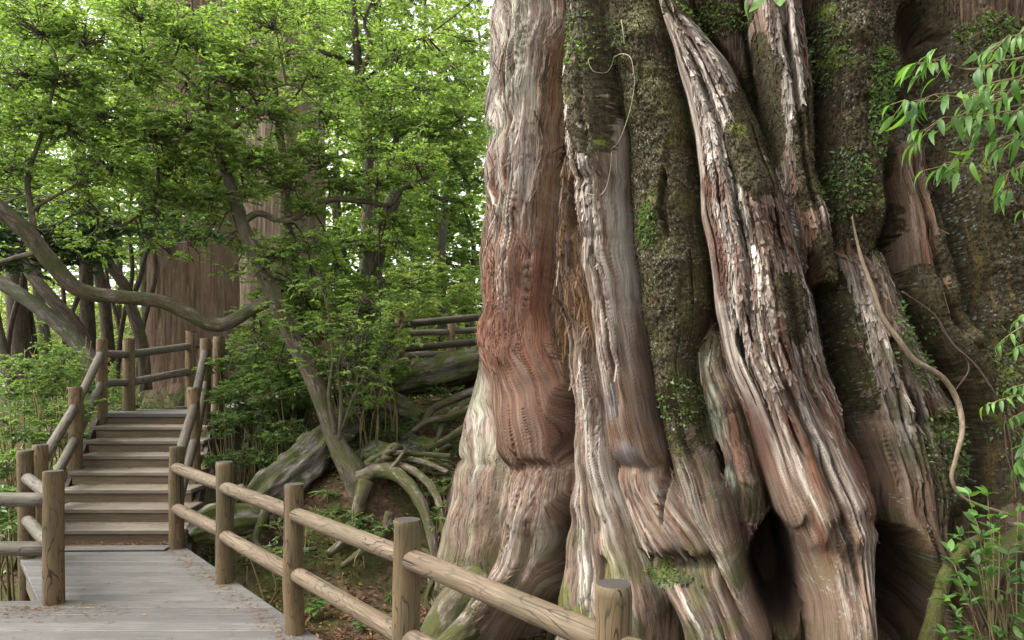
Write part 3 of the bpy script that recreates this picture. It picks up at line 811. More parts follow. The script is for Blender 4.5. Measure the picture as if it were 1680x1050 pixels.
# moss: near black brown-green to olive, some bright cushions
mc = lerp(np.broadcast_to(c3(.020, .015, .009), base.shape), c3(.075, .062, .026), rank(mn, .3))
mc = lerp(mc, c3(.14, .17, .03), cov(nb3, .16) * cov(rank(fbm(PXG / 30, PYG / 30, 201, 3), .3), .4))
mc = lerp(mc, c3(.20, .12, .03), cov(nb2, .18) * sstep(1560, 1620, PXG) * .6)
base = lerp(base, mc, sstep(.25, .6, moss))
# thin green film on the lower wood, yellow moss film at the foot
film = sstep(.45, .75, rank(fbm(PXG / 45., PYG / 60., 210, 4), .3))
base = lerp(base, c3(.115, .115, .035), film * sstep(820, 960, PYG) * .6 * (1 - isr('F') * .5))
base = lerp(base, c3(.165, .16, .045), film * (blob(960, 960, 60, 70, 0, .6, 42) * .75).clip(0, 1))
base = lerp(base, c3(.085, .09, .03), film * isr('EeI') * .5 + film * isr('F') * sstep(.5, .8, Tn) * .55)
# pale crustose lichen specks
spk = gnoise(PXG / 2.6, PYG / 2.6, 220)
lz = np.clip(isr('EeIHK') * .9 + isr('F') * sstep(760, 900, PYG) + .25, 0, 1) * sstep(.35, .75, rank(fbm(PXG / 40., PYG / 40., 221, 3), .3))
base = lerp(base, c3(.40, .46, .42), sstep(.46, .58, spk) * lz * .6 * np.where(isr('AC'), 0.0, 1.0))
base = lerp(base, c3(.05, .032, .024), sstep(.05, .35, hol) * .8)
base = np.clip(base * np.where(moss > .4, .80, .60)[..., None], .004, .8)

nr, ncl = RAD.shape
i, j = np.meshgrid(np.arange(nr - 1), np.arange(ncl), indexing='ij')
j2 = (j + 1) % ncl
Q = np.stack([i * ncl + j, i * ncl + j2, (i + 1) * ncl + j2, (i + 1) * ncl + j], -1).reshape(-1, 4)
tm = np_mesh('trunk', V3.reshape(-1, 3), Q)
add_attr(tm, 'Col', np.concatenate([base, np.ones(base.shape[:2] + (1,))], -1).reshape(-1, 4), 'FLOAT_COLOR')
add_attr(tm, 'fib', np.stack([U, ZG, rid * 1.7], -1).reshape(-1, 3), 'FLOAT_VECTOR')
add_attr(tm, 'smo', np.clip(smooth_zone * .8 + moss, 0, 1).ravel())

m, t, out = new_mat('giant_cedar_wood')
at = nd(t, 'ShaderNodeAttribute', attribute_name='Col')
fb = nd(t, 'ShaderNodeAttribute', attribute_name='fib')
sm = nd(t, 'ShaderNodeAttribute', attribute_name='smo')
mp = t.nodes.new('ShaderNodeMapping'); mp.inputs['Scale'].default_value = (110, 5, 1)
t.links.new(fb.outputs['Vector'], mp.inputs['Vector'])
mp2 = t.nodes.new('ShaderNodeMapping'); mp2.inputs['Scale'].default_value = (45, 2.2, 1)
t.links.new(fb.outputs['Vector'], mp2.inputs['Vector'])
nB = noise(t, mp2.outputs['Vector'], 1.0, 6, .72)
n = noise(t, mp.outputs['Vector'], 1.0, 5, .7)
c = mixc(t, 1.0, at.outputs['Color'], ramp(t, n, [(.28, (.55, .52, .5)), (.5, (1, 1, 1)), (.7, (1.28, 1.27, 1.25))]), 'MULTIPLY')
c = mixc(t, 1.0, c, ramp(t, nB, [(.33, (.42, .38, .35)), (.46, (1, 1, 1)), (.66, (1.2, 1.2, 1.2))]), 'MULTIPLY')
n2 = noise(t, coords(t, rand=False), 90, 3, .7)
n = math_(t, 'ADD', n, math_(t, 'MULTIPLY', nB, 1.2))
hgt = math_(t, 'ADD', math_(t, 'MULTIPLY', n, math_(t, 'SUBTRACT', 1.0, sm.outputs['Fac'])), math_(t, 'MULTIPLY', n2, .5))
finish(t, out, c, .82, hgt, .8, .012, .22)
cedar = empty('giant_cedar', (TX, TY, -.5))
tag(cedar, 'enormous ancient cedar with fluted, mossy, pale and red weathered trunk', 'tree')
to = mobj('trunk', tm, m, cedar)
to.location = (-TX, -TY, .5)

# tiny leafy moss standing off the bark
du = np.roll(V3, -1, 1) - V3; dv = np.roll(V3, -1, 0) - V3
NRM = np.cross(du, dv); NRM /= np.linalg.norm(NRM, axis=-1, keepdims=True) + 1e-9

def leaves_mesh(name, pos, axis, nrm, ln, wd, hue, fold=.25, droop=0.0):
    """pointed two-triangle folded leaves"""
    axis = axis / (np.linalg.norm(axis, axis=1, keepdims=True) + 1e-9)
    side = np.cross(nrm, axis); side /= np.linalg.norm(side, axis=1, keepdims=True) + 1e-9
    up = np.cross(axis, side)
    L = ln[:, None]; W = wd[:, None]
    p0 = pos
    pm = pos + axis * L * .48
    pl = pm + side * W * .5 + up * W * fold
    pr = pm - side * W * .5 + up * W * fold
    p1 = pos + axis * L + up * L * -droop
    V = np.stack([p0, pr, p1, pl], 1).reshape(-1, 3)
    k = np.arange(len(pos)) * 4
    T = np.concatenate([np.column_stack([k, k + 1, k + 2]), np.column_stack([k, k + 2, k + 3])])
    me = np_mesh(name, V, None, T, False)
    add_attr(me, 'hue', np.repeat(np.clip(hue, 0, 1), 4))
    return me

cand = np.argwhere((moss > .45) & vis & (PYG > -20) & (PYG < 1060) & (hol < .05))
sel = cand[RNG.choice(len(cand), min(52000, len(cand)), replace=False)]
sel = sel[(PYG[sel[:, 0], sel[:, 1]] < 860) | (PXG[sel[:, 0], sel[:, 1]] > 1150)]
ps = V3[sel[:, 0], sel[:, 1]]; ns = NRM[sel[:, 0], sel[:, 1]]
ns = np.where((ns * (ps - np.array([TX, TY, 0])) * np.array([1, 1, 0])).sum(1, keepdims=True) < 0, -ns, ns)
n_ = len(ps)
rv = RNG.normal(size=(n_, 3))
ax = ns * .7 + rv * .55 + np.array([0, 0, -.35])
mo = leaves_mesh('moss', ps - ns * .004, ax, rv, RNG.uniform(.008, .022, n_), RNG.uniform(.007, .015, n_), RNG.beta(1.6, 3.2, n_) * .95 * (.25 + .95 * nb3[sel[:, 0], sel[:, 1]]))
o = tag(mobj('moss', mo, M['moss_tuft'], cedar), kind='stuff'); o.location = (-TX, -TY, .5)

# loose bark flakes and fibre strips, each lifted a little at its lower end
ddz = np.gradient(V3, axis=0); ddc = np.gradient(V3, axis=1)
Uz = np.gradient(U, axis=0); Uc = np.gradient(U, axis=1)
kf = np.clip(-Uz / np.where(np.abs(Uc) < 1e-5, 1e-5, Uc), -3, 3)
FIB = ddz + kf[..., None] * ddc; FIB /= np.linalg.norm(FIB, axis=-1, keepdims=True) + 1e-9
okf = vis & (PYG > -25) & (PYG < 1065) & (hol < .03) & (moss < .25) & (slope_ > .35) & (np.abs(kf) < 1.6)
wtf = okf * (.34 * (1 - .05 * sstep(600, 720, PYG)) + .9 * flaky + .5 * rot) * (1 - .93 * smooth_zone)
wtf = wtf * np.where(isr('A'), 1.15, 1.0) * SPC
cdf = np.cumsum(wtf.ravel()); idx = np.searchsorted(cdf, RNG.uniform(0, cdf[-1], 22000))
fr, fc = np.unravel_index(np.clip(idx, 0, okf.size - 1), okf.shape)
p0 = V3[fr, fc]; nv = NRM[fr, fc]; tv = FIB[fr, fc]
nv = np.where((nv * (p0 - np.array([TX, TY, 0])) * np.array([1, 1, 0])).sum(1, keepdims=True) < 0, -nv, nv)
sv = np.cross(nv, tv); sv /= np.linalg.norm(sv, axis=1, keepdims=True) + 1e-9
isf = flaky[fr, fc] > RNG.uniform(0, 1, len(fr))
q = len(fr)
LL = np.where(isf, RNG.uniform(.035, .11, q), RNG.uniform(.07, .26, q) * (1 - .45 * sstep(600, 720, PYG[fr, fc])))[:, None]
WW = np.where(isf, RNG.uniform(.010, .024, q), RNG.uniform(.004, .012, q))[:, None]
lift = np.where(isf, RNG.uniform(.003, .010, q), RNG.uniform(.001, .005, q) * (1 - .85 * sstep(600, 720, PYG[fr, fc])))[:, None]
jt = lambda s_: 1 + RNG.normal(0, s_, (q, 1))
up_ = p0 + tv * LL * .5 + nv * .0015; md_ = p0 + nv * (.003 + lift * .35); lo_ = p0 - tv * LL * .5 + nv * (.003 + lift)
Vf = np.stack([up_ - sv * WW * .35 * jt(.3), up_ + sv * WW * .35 * jt(.3), md_ + sv * WW * .5 * jt(.2) - nv * .002, lo_ + sv * WW * .4 * jt(.4) + tv * LL * .1 * RNG.normal(0, 1, (q, 1)), lo_ - sv * WW * .4 * jt(.4) + tv * LL * .1 * RNG.normal(0, 1, (q, 1)), md_ - sv * WW * .5 * jt(.2) - nv * .002], 1).reshape(-1, 3)
k6 = np.arange(q) * 6
fq = np.concatenate([np.column_stack([k6, k6 + 1, k6 + 2, k6 + 5]), np.column_stack([k6 + 5, k6 + 2, k6 + 3, k6 + 4])])
fme = np_mesh('bark_flakes', Vf, fq, None, False)
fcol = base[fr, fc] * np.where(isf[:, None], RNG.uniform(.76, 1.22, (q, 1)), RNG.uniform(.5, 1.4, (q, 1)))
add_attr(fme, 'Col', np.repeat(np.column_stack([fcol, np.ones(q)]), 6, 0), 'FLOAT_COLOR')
add_attr(fme, 'fib', np.repeat(np.column_stack([U[fr, fc], ZR[fr], RNG.uniform(0, 9, q)]), 6, 0) + np.tile(np.array([[-.01, .05, 0], [.01, .05, 0], [.01, 0, 0], [.01, -.05, 0], [-.01, -.05, 0], [-.01, 0, 0]]), (q, 1)), 'FLOAT_VECTOR')
add_attr(fme, 'smo', np.zeros(q * 6))
o = tag(mobj('bark_flakes', fme, to.data.materials[0], cedar), kind='stuff'); o.location = (-TX, -TY, .5)

# little green ferny cushions that grow from the bark
fern_spots = [(1066, 372, 16, 36, 350), (806, 213, 10, 12, 220), (1440, 170, 20, 90, 900), (1385, 300, 40, 60, 700), (1180, 25, 60, 22, 400), (1120, 660, 40, 40, 300), (1500, 560, 50, 80, 500), (1545, 720, 40, 60, 500), (1090, 945, 45, 14, 260), (1620, 60, 50, 40, 500), (1360, 80, 30, 60, 400), (975, 70, 60, 50, 450), (1640, 640, 30, 120, 400)]
pp, nn_, hh = [], [], []
for (fx_, fy_, a_, b_, q) in fern_spots:
    d2 = ((PXG - fx_) / a_) ** 2 + ((PYG - fy_) / b_) ** 2
    cd = np.argwhere((d2 < 1) & vis)
    if len(cd) == 0: continue
    q = int(q * .55); s_ = cd[RNG.integers(0, len(cd), q)]
    pp.append(V3[s_[:, 0], s_[:, 1]]); nn_.append(NRM[s_[:, 0], s_[:, 1]]); hh.append(RNG.beta(2, 2, q))
pp = np.vstack(pp); nn_ = np.vstack(nn_); hh = np.concatenate(hh)
nn_ = np.where((nn_ * (pp - np.array([TX, TY, 0])) * np.array([1, 1, 0])).sum(1, keepdims=True) < 0, -nn_, nn_)
q = len(pp)
ax = nn_ * .8 + RNG.normal(size=(q, 3)) * .6 + np.array([0, 0, -.3])
fm = leaves_mesh('fern_cushion', pp, ax, RNG.normal(size=(q, 3)) + nn_, RNG.uniform(.02, .045, q), RNG.uniform(.012, .024, q), hh * .8)
o = tag(mobj('fern_cushion', fm, M['leaf_shrub'], cedar), kind='stuff'); o.location = (-TX, -TY, .5)

def on_trunk(px, py, off=.0, wide=0):
    """point on the bark at a measured photo point"""
    q = np.argmin((PXG[:, :len(left_ext) + len(th_list)] - px) ** 2 + (PYG[:, :len(left_ext) + len(th_list)] - py) ** 2)
    r_, c_ = np.unravel_index(q, (nr, len(left_ext) + len(th_list)))
    # refine in true projection
    best_ = None
    r0_, r1_, c0_, c1_ = max(0, r_ - 60), min(nr, r_ + 60), max(0, c_ - 60), min(ncl, c_ + 60)
    Pn = V3[r0_:r1_, c0_:c1_]
    qx = CX + F_PX * Pn[..., 0] / Pn[..., 1]; qy = HY - F_PX * (Pn[..., 2] - EYE) / Pn[..., 1]
    e_ = (qx - px) ** 2 + (qy - py) ** 2 + Pn[..., 1] * 2
    a_, b_ = np.unravel_index(np.argmin(e_), e_.shape)
    p_ = Pn[a_, b_].copy(); d_ = p_ - np.array([TX, TY, p_[2]]); rr_ = np.linalg.norm(d_); d_ /= rr_
    if wide:
        rm_ = RAD[max(0, r0_ + a_ - wide):r0_ + a_ + wide, max(0, c0_ + b_ - wide):c0_ + b_ + wide].max()
        p_ = p_ + d_ * (rm_ - rr_)
    return p_ + d_ * off

# ================================================================== BOARDWALK, STAIRS, FENCES
def box_mesh(name, corners_bottom, z0, z1, bev=.006):
    """prism over a polygon, slightly bevelled"""
    bm = bmesh.new()
    zb = z0 if hasattr(z0, '__len__') else [z0] * len(corners_bottom)
    zt = z1 if hasattr(z1, '__len__') else [z1] * len(corners_bottom)
    lo = [bm.verts.new((x, y, z)) for (x, y), z in zip(corners_bottom, zb)]
    hi = [bm.verts.new((x, y, z)) for (x, y), z in zip(corners_bottom, zt)]
    n = len(lo)
    bm.faces.new(lo[::-1]); bm.faces.new(hi)
    for k in range(n): bm.faces.new((lo[k], lo[(k + 1) % n], hi[(k + 1) % n], hi[k]))
    if bev: bmesh.ops.bevel(bm, geom=list(bm.edges), offset=bev, segments=1, affect='EDGES')
    bmesh.ops.recalc_face_normals(bm, faces=bm.faces)
    me = bpy.data.meshes.new(name); bm.to_mesh(me); bm.free()
    return me

def plank(name, poly, z0, z1, mat, parent, bev=.004):
    cx_ = sum(p[0] for p in poly) / len(poly); cy_ = sum(p[1] for p in poly) / len(poly)
    me = box_mesh(name, [(x - cx_, y - cy_) for x, y in poly], z0, z1, bev)
    o = mobj(name, me, mat, parent); o.location = (cx_, cy_, 0)
    return o

FA, FB = np.array([-2.97, 6.47]), np.array([.33, 2.40])     # first and fifth post of the long fence
def edge_x(y): return FA[0] + (FA[1] - y) * (FB[0] - FA[0]) / (FA[1] - FB[1])
def left_x(y):
    if y < 4.93: return -9.0
    return -3.16 + (y - 4.98) * (-4.12 + 3.16) / (6.2 - 4.98) - .06
walk = empty('boardwalk', (0, 0, 0))
tag(walk, 'grey weathered plank boardwalk leading to the stairs', kind='structure')
y = .35; k = 0
while y < 6.46:
    wd = .142; a_, b_ = y, min(y + wd - .007, 6.47)
    dz = RNG.uniform(-.002, .002)
    sl = .012
    L0, L1 = left_x(a_), left_x(b_)
    if (a_ < 4.93) != (b_ < 4.93): L1 = L0
    poly = [(L0, a_ + sl * 0), (edge_x(a_) + .10, a_), (edge_x(b_) + .10, b_), (L1, b_)]
    plank('plank', poly, -.045 + dz, dz, M['deck'], walk)
    y += wd; k += 1
# threshold board at the foot of the stairs, edge beams, supports
plank('threshold_board', [(-4.15, 6.33), (-3.02, 6.36), (-3.02, 6.50), (-4.15, 6.47)], .004, .022, M['deck'], walk)
def beam(name, p, q, w_, z0, z1, mat, parent):
    p = np.array(p, float); q = np.array(q, float); d_ = (q - p) / np.linalg.norm(q - p); n_ = np.array([-d_[1], d_[0]]) * w_ / 2
    return plank(name, [tuple(p - n_), tuple(q - n_), tuple(q + n_), tuple(p + n_)], z0, z1, mat, parent, .004)
beam('edge_beam', (edge_x(6.45) + .05, 6.45), (edge_x(.4) + .05, .4), .09, -.25, -.0465, M['beam'], walk)
beam('edge_beam', (-3.13, 5.0), (-4.13, 6.27), .09, -.25, -.0465, M['tread'], walk)
beam('edge_beam', (-9, 4.88), (-3.2, 4.88), .09, -.25, -.0465, M['beam'], walk)
for y in (1.2, 2.9, 4.6, 6.2):
    x = edge_x(y) - .12
    beam('support_post', (x - .07, y), (x + .07, y), .14, -1.4, -.252, M['beam'], walk)

# ---- stairs
stairs = empty('wooden_stairs', (-3.6, 6.5, 0))
tag(stairs, 'short flight of weathered wooden steps between log handrails', 'stairs')
def st(o):
    o.location = (o.location.x + 3.6, o.location.y - 6.5, o.location.z); return o
NS = 8; LZ = 1.04
SY0, SY1 = 6.62, 8.78
def stair_c(y): return -3.60 - .305 * (y - 6.5)
for k in range(1, NS + 1):
    yk = SY0 + (SY1 - SY0) * (k - 1) / (NS - 1)
    zk = LZ * k / NS
    c_ = stair_c(yk); hw = .66
    run = (SY1 - SY0) / (NS - 1)
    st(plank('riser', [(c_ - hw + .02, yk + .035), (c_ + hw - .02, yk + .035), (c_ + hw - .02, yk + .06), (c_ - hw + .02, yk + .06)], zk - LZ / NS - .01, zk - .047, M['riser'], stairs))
    if k < NS:
        sk = RNG.uniform(-.008, .008)
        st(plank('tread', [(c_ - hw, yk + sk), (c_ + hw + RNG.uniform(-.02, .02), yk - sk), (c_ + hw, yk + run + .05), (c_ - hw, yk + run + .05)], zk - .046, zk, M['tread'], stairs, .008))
for s_ in (-1, 1):
    c0, c1 = stair_c(6.64) + s_ * .685, stair_c(8.80) + s_ * .685
    me = bpy.data.meshes.new('stringer'); bm = bmesh.new()
    pts = [(c0, 6.70, -.02), (c0, 6.70, -.35), (c1, 8.80, .70), (c1, 8.80, 1.0)]
    A = [bm.verts.new((x - .022, y, z)) for x, y, z in pts]; B_ = [bm.verts.new((x + .022, y, z)) for x, y, z in pts]
    bm.faces.new(A); bm.faces.new(B_[::-1])
    for q in range(4): bm.faces.new((A[q], B_[q], B_[(q + 1) % 4], A[(q + 1) % 4]))
    bmesh.ops.recalc_face_normals(bm, faces=bm.faces); bm.to_mesh(me); bm.free()
    st(mobj('stringer', me, M['beam'], stairs))

# ---- upper walk
upper = empty('upper_boardwalk', (0, 0, 0))
tag(upper, 'upper plank walkway above the stairs, climbing away behind the trees', kind='structure')
y = SY1; k = 0
while y < 9.55:
    zz = LZ + .0 * k
    c_ = stair_c(min(y, 8.9))
    plank('plank', [(-4.97 - .1 * (y - 8.8), y), (c_ + .66 + (y - 8.78) * 1.2, y), (c_ + .66 + (y - 8.78) * 1.2 + .15, y + .135), (-4.97 - .1 * (y - 8.8), y + .135)], LZ - .045, LZ + RNG.uniform(-.001, .001), M['upper_boards'], upper)
    y += .142; k += 1
path = np.array([(-4.15, 9.62, 1.04), (-3.3, 10.15, 1.20), (-2.1, 10.75, 1.38), (-.6, 11.25, 1.52), (1.2, 11.8, 1.62)])
sp = spline(path, 46)
for k in range(45):
    p, q = sp[k], sp[k + 1]
    d_ = (q - p)[:2] / np.linalg.norm((q - p)[:2]); n_ = np.array([-d_[1], d_[0]])
    L = np.linalg.norm((q - p)[:2])
    a_ = [tuple(p[:2] - n_ * .72), tuple(p[:2] + d_ * (L - .008) - n_ * .72), tuple(p[:2] + d_ * (L - .008) + n_ * .80), tuple(p[:2] + n_ * .80)]
    zz = [p[2], q[2], q[2], p[2]]
    plank('plank', a_, [z - .05 for z in zz], zz, M['upper_boards'], upper)
for k in (6, 14, 22, 30, 38):
    p = sp[k]
    beam('support_post', (p[0] - .8, p[1]), (p[0] + .6, p[1]), .16, ground_z(p[0], p[1]) - .4, p[2] - .06, M['beam'], upper)

# ---- round log fences
def post_mesh(h, r, below, seed):
    g = Geo()
    rs = np.random.default_rng(seed)
    sides = 20
    zs = np.array([-below, 0, h * .33, h * .66, h - .03, h - .010, h])
    rr = r * np.array([1.03, 1.02, 1.0, .99, .985, .975, .93])
    a = np.arange(sides) * 2 * math.pi / sides
    wob_ = 1 + .025 * np.sin(a * 2 + seed) + .015 * np.sin(a * 3 + seed * 2)
    V = np.stack([np.outer(rr, np.cos(a) * wob_), np.outer(rr, np.sin(a) * wob_), np.repeat(zs[:, None], sides, 1)], -1)
    V[..., 0] += rs.normal(0, .003, 7)[:, None]; V[..., 1] += rs.normal(0, .003, 7)[:, None]
    n = len(zs)
    i, j = np.meshgrid(np.arange(n - 1), np.arange(sides), indexing='ij'); j2 = (j + 1) % sides
    Q = np.stack([i * sides + j, i * sides + j2, (i + 1) * sides + j2, (i + 1) * sides + j], -1).reshape(-1, 4)
    Vf = np.vstack([V.reshape(-1, 3)])
    g.add(Vf, Q)
    return g.mesh('post'), V[-1]

PSEED = [0]
def fence(name, label, posts, spans, r=.062, h=.90, rail_z=(.715, .36), rr=.052, pm='post', rm='rail', group=None, below=.35, rail_mats=None):
    """posts: (x, y, base z, height factor); spans: pairs of post numbers"""
    root = empty(name, (posts[0][0], posts[0][1], posts[0][2]))
    tag(root, label, 'fence', group)
    o0 = np.array(posts[0][:3])
    for p in posts:
        PSEED[0] += 1
        hh_ = h * (p[3] if len(p) > 3 else 1.0)
        rad = r * RNG.uniform(.96, 1.05)
        me, top = post_mesh(hh_, rad, (p[4] if len(p) > 4 else below), PSEED[0])
        po = mobj('post', me, M[pm], root)
        po.location = np.array(p[:3]) - o0
        po.rotation_euler = (RNG.normal(0, .006), RNG.normal(0, .006), RNG.uniform(0, 6))
        # end grain disc, a little domed
        sides = len(top); V = np.vstack([top, [[top[:, 0].mean(), top[:, 1].mean(), hh_ + .004]]])
        T = np.column_stack([np.arange(sides), (np.arange(sides) + 1) % sides, np.full(sides, sides)])
        mobj('end_grain', np_mesh('end_grain', V, None, T, True), M['end_grain'], po)
    for (a_, b_, *rest) in spans:
        A = np.array(posts[a_][:3]); B_ = np.array(posts[b_][:3])
        for q, rz in enumerate(rail_z):
            za = rest[0][q] if rest else (rz, rz)
            p = A + [0, 0, za[0] + RNG.normal(0, .006)]; s_ = B_ + [0, 0, za[1] + RNG.normal(0, .006)]
            d_ = s_ - p; L = np.linalg.norm(d_)
            g = Geo()
            m_ = rr * RNG.uniform(.94, 1.06)
            zz = np.linspace(-.02, L + .02, 9)
            xs = .004 * np.sin(zz * 2 + RNG.uniform(0, 6)); ys = .004 * np.cos(zz * 1.7 + RNG.uniform(0, 6))
            tube(g, np.column_stack([xs, ys, zz]), m_ * (1 + .03 * np.sin(zz * 3 + RNG.uniform(0, 6))), sides=18, n=14, rough=.03, seed=PSEED[0] * 3 + q)
            o = mobj('rail', g.mesh('rail'), M[rm], root)
            o.location = p - o0
            o.rotation_euler = Vector(d_).to_track_quat('Z', 'Y').to_euler()
    return root

step_v = (FB - FA) / 4
long_posts = [(*(FA + step_v * k), 0) for k in range(0, 6)]
fence('log_fence', 'long two-rail log fence along the boardwalk edge facing the giant cedar', long_posts, [(k, k + 1) for k in range(5)], r=.062, rr=.047, below=.5)
fence('log_fence', 'log fence with a corner post on the side of the boardwalk away from the cedar', [(-3.12, 4.98, 0), (-4.08, 6.15, -.05, 1.06), (-5.0, 5.02, 0), (-6.9, 5.05, 0)], [(0, 1), (0, 2), (2, 3)], r=.064, rr=.048, rm='rail_old', below=.3)

mid = lambda a, b, f: tuple(np.array(a) * (1 - f) + np.array(b) * f)
L0, L1 = (-4.27, 6.62, 0.0), (-4.95, 8.82, LZ)
R0, R1 = (-2.97 - .02, 6.60, 0.0), (-3.66, 8.72, LZ)
slope = lambda: None
fence('stair_handrail', 'log handrail on the forest side of the stairs', [L0, (*mid(L0, L1, .5)[:2], LZ * .47), L1], [(0, 1, ((.72, .70), (.36, .34))), (1, 2, ((.70, .72), (.34, .36)))], r=.064, rr=.048, pm='post_old', rm='rail_old', below=.5)
fence('stair_handrail', 'log handrail on the cedar side of the stairs', [(*mid(R0, R1, .5)[:2], LZ * .47), R1], [(0, 1, ((.70, .74), (.34, .38)))], r=.064, rr=.048, pm='post_old', rm='rail_old', below=.6)
# its lower rails run down to the first post of the long fence
_o = [q for q in bpy.data.objects if q.get('label') == 'log handrail on the cedar side of the stairs'][0]
for za, zb in ((.74, .70), (.38, .34)):
    p = np.array([FA[0] + .0, FA[1] + .02, za]); s_ = np.array([*mid(R0, R1, .5)[:2], LZ * .47 + zb])
    g = Geo(); d_ = s_ - p; L = np.linalg.norm(d_)
    tube(g, [(0, 0, 0), (.004, 0, L * .5), (0, 0, L)], .047, sides=18, n=12, rough=.03, seed=5)
    o = mobj('rail', g.mesh('rail'), M['rail_old'], _o); o.location = p - np.array(_o.location); o.rotation_euler = Vector(d_).to_track_quat('Z', 'Y').to_euler()

fence('log_fence', 'log fence of the upper landing in front of the red cedar trunk', [(-4.88, 9.32, LZ), (-4.52, 10.30, LZ + .14), (-2.9, 11.3, 1.36), (-1.02, 12.3, 1.46), (.8, 12.7, 1.6)], [(0, 1), (1, 2), (2, 3), (3, 4)], r=.074, rr=.050, h=.92, pm='post_old', rm='rail_old', below=.6)
_p0 = np.array(L1) + [0, 0, .72]
fence('log_fence', 'log fence of the upper walk seen above the fallen mossy log', [(-3.60, 8.98, 1.05), (-2.55, 9.55, 1.28), (-1.53, 10.0, 1.47), (-.10, 10.35, 1.62), (1.2, 10.7, 1.72)], [(0, 1), (1, 2), (2, 3), (3, 4)], r=.068, rr=.048, h=.92, pm='post_old', rm='rail_old', below=.6)
# short rails from the stair head to the landing post
_o = [q for q in bpy.data.objects if q.get('label') == 'log fence of the upper landing in front of the red cedar trunk'][0]
for zz in (.715, .36):
    p = np.array([L1[0], L1[1], LZ + zz]); s_ = np.array([-4.88, 9.32, LZ + zz])
    g = Geo(); d_ = s_ - p; L = np.linalg.norm(d_)
    tube(g, [(0, 0, 0), (.003, 0, L * .5), (0, 0, L)], .047, sides=18, n=8, rough=.03, seed=6)
    o = mobj('rail', g.mesh('rail'), M['rail_old'], _o); o.location = p - np.array(_o.location); o.rotation_euler = Vector(d_).to_track_quat('Z', 'Y').to_euler()

# ================================================================== TREES AND FOLIAGE
class Crown:
    """leaves set along twigs that fan out in flat pads"""
    def __init__(s, seed):
        s.r = np.random.default_rng(seed); s.pos = []; s.ax = []; s.nm = []; s.ln = []; s.wd = []; s.hu = []; s.tw = Geo()
    def pad(s, c, rx, rz, n, ln=.07, root=None, hue=.45, twigs=True, dens=12, slim=.46, tilt=.8):
        r = s.r
        k = max(2, int(n / dens))
        c = np.asarray(c, float)
        a = r.uniform(0, 2 * math.pi, k); rad = np.sqrt(r.uniform(.02, 1, k)) * rx
        st_ = c + np.column_stack([np.cos(a) * rad * .45, np.sin(a) * rad * .45, r.normal(0, rz * .45, k)])
        out_ = np.column_stack([np.cos(a) + r.normal(0, .5, k), np.sin(a) + r.normal(0, .5, k), r.normal(.12, .32, k)])
        out_ /= np.linalg.norm(out_, axis=1, keepdims=True)
        L = r.uniform(.35, .8, k) * rx
        en = st_ + out_ * L[:, None]; en[:, 2] -= .10 * L
        f = r.uniform(.12, 1.04, (k, dens))
        p = st_[:, None] * (1 - f[..., None]) + en[:, None] * f[..., None]
        p[..., 2] += .10 * L[:, None] * np.sin(f * 3.1)
        sd = np.cross(out_, [0, 0, 1.0]); sd /= np.linalg.norm(sd, axis=1, keepdims=True) + 1e-6
        sg = r.choice([-1, 1], (k, dens)) * r.uniform(.5, 1.5, (k, dens))
        ax = out_[:, None] + sd[:, None] * sg[..., None] + r.normal(0, .3, (k, dens, 3)) + np.array([0, 0, -.12])
        nm = np.array([0, 0, 1.0]) + r.normal(0, tilt, (k, dens, 3))
        q = k * dens
        s.pos.append(p.reshape(-1, 3)); s.ax.append(ax.reshape(-1, 3)); s.nm.append(nm.reshape(-1, 3))
        l_ = ln * r.uniform(.65, 1.3, q); s.ln.append(l_); s.wd.append(l_ * slim * r.uniform(.8, 1.2, q))
        hv = np.repeat(r.normal(hue, .12, k), dens) + r.normal(0, .13, q)
        hv = np.clip(hv, 0, .93); hv[r.uniform(size=q) < .004] = 1.0
        s.hu.append(hv)
        if twigs:
            for z in range(k):
                tube(s.tw, [st_[z], (st_[z] + en[z]) / 2 + [0, 0, .1 * L[z]], en[z]], [.0045, .003, .0015], sides=3, n=3, cap=False)
        if root is not None:
            root = np.asarray(root, float)
            m1 = root * .6 + c * .4 + r.normal(0, .12, 3) * np.linalg.norm(c - root) * .5 + [0, 0, .05]
            tube(s.tw, [root, m1, c + r.normal(0, .05, 3)], [.014, .010, .005], sides=5, n=8, cap=False)
            for z in range(0, k, 3):
                b_ = m1 * .35 + c * .65
                tube(s.tw, [b_, (b_ + st_[z]) / 2 + r.normal(0, .04, 3), st_[z]], [.007, .005, .004], sides=3, n=4, cap=False)
    def build(s, parent, mat, bark, name='crown', off=(0, 0, 0)):
        me = leaves_mesh(name, np.vstack(s.pos), np.vstack(s.ax), np.vstack(s.nm), np.concatenate(s.ln), np.concatenate(s.wd), np.concatenate(s.hu), .18, .12)
        o = mobj(name, me, mat, parent); o.location = -np.asarray(off, float)
        if s.tw.n:
            q = tag(mobj('twig', s.tw.mesh('twig'), bark, parent), kind='stuff'); q.location = -np.asarray(off, float)
        return o

def limb_pts(rows):
    return np.array([P(*r[:3]) for r in rows]), np.array([r[3] for r in rows])

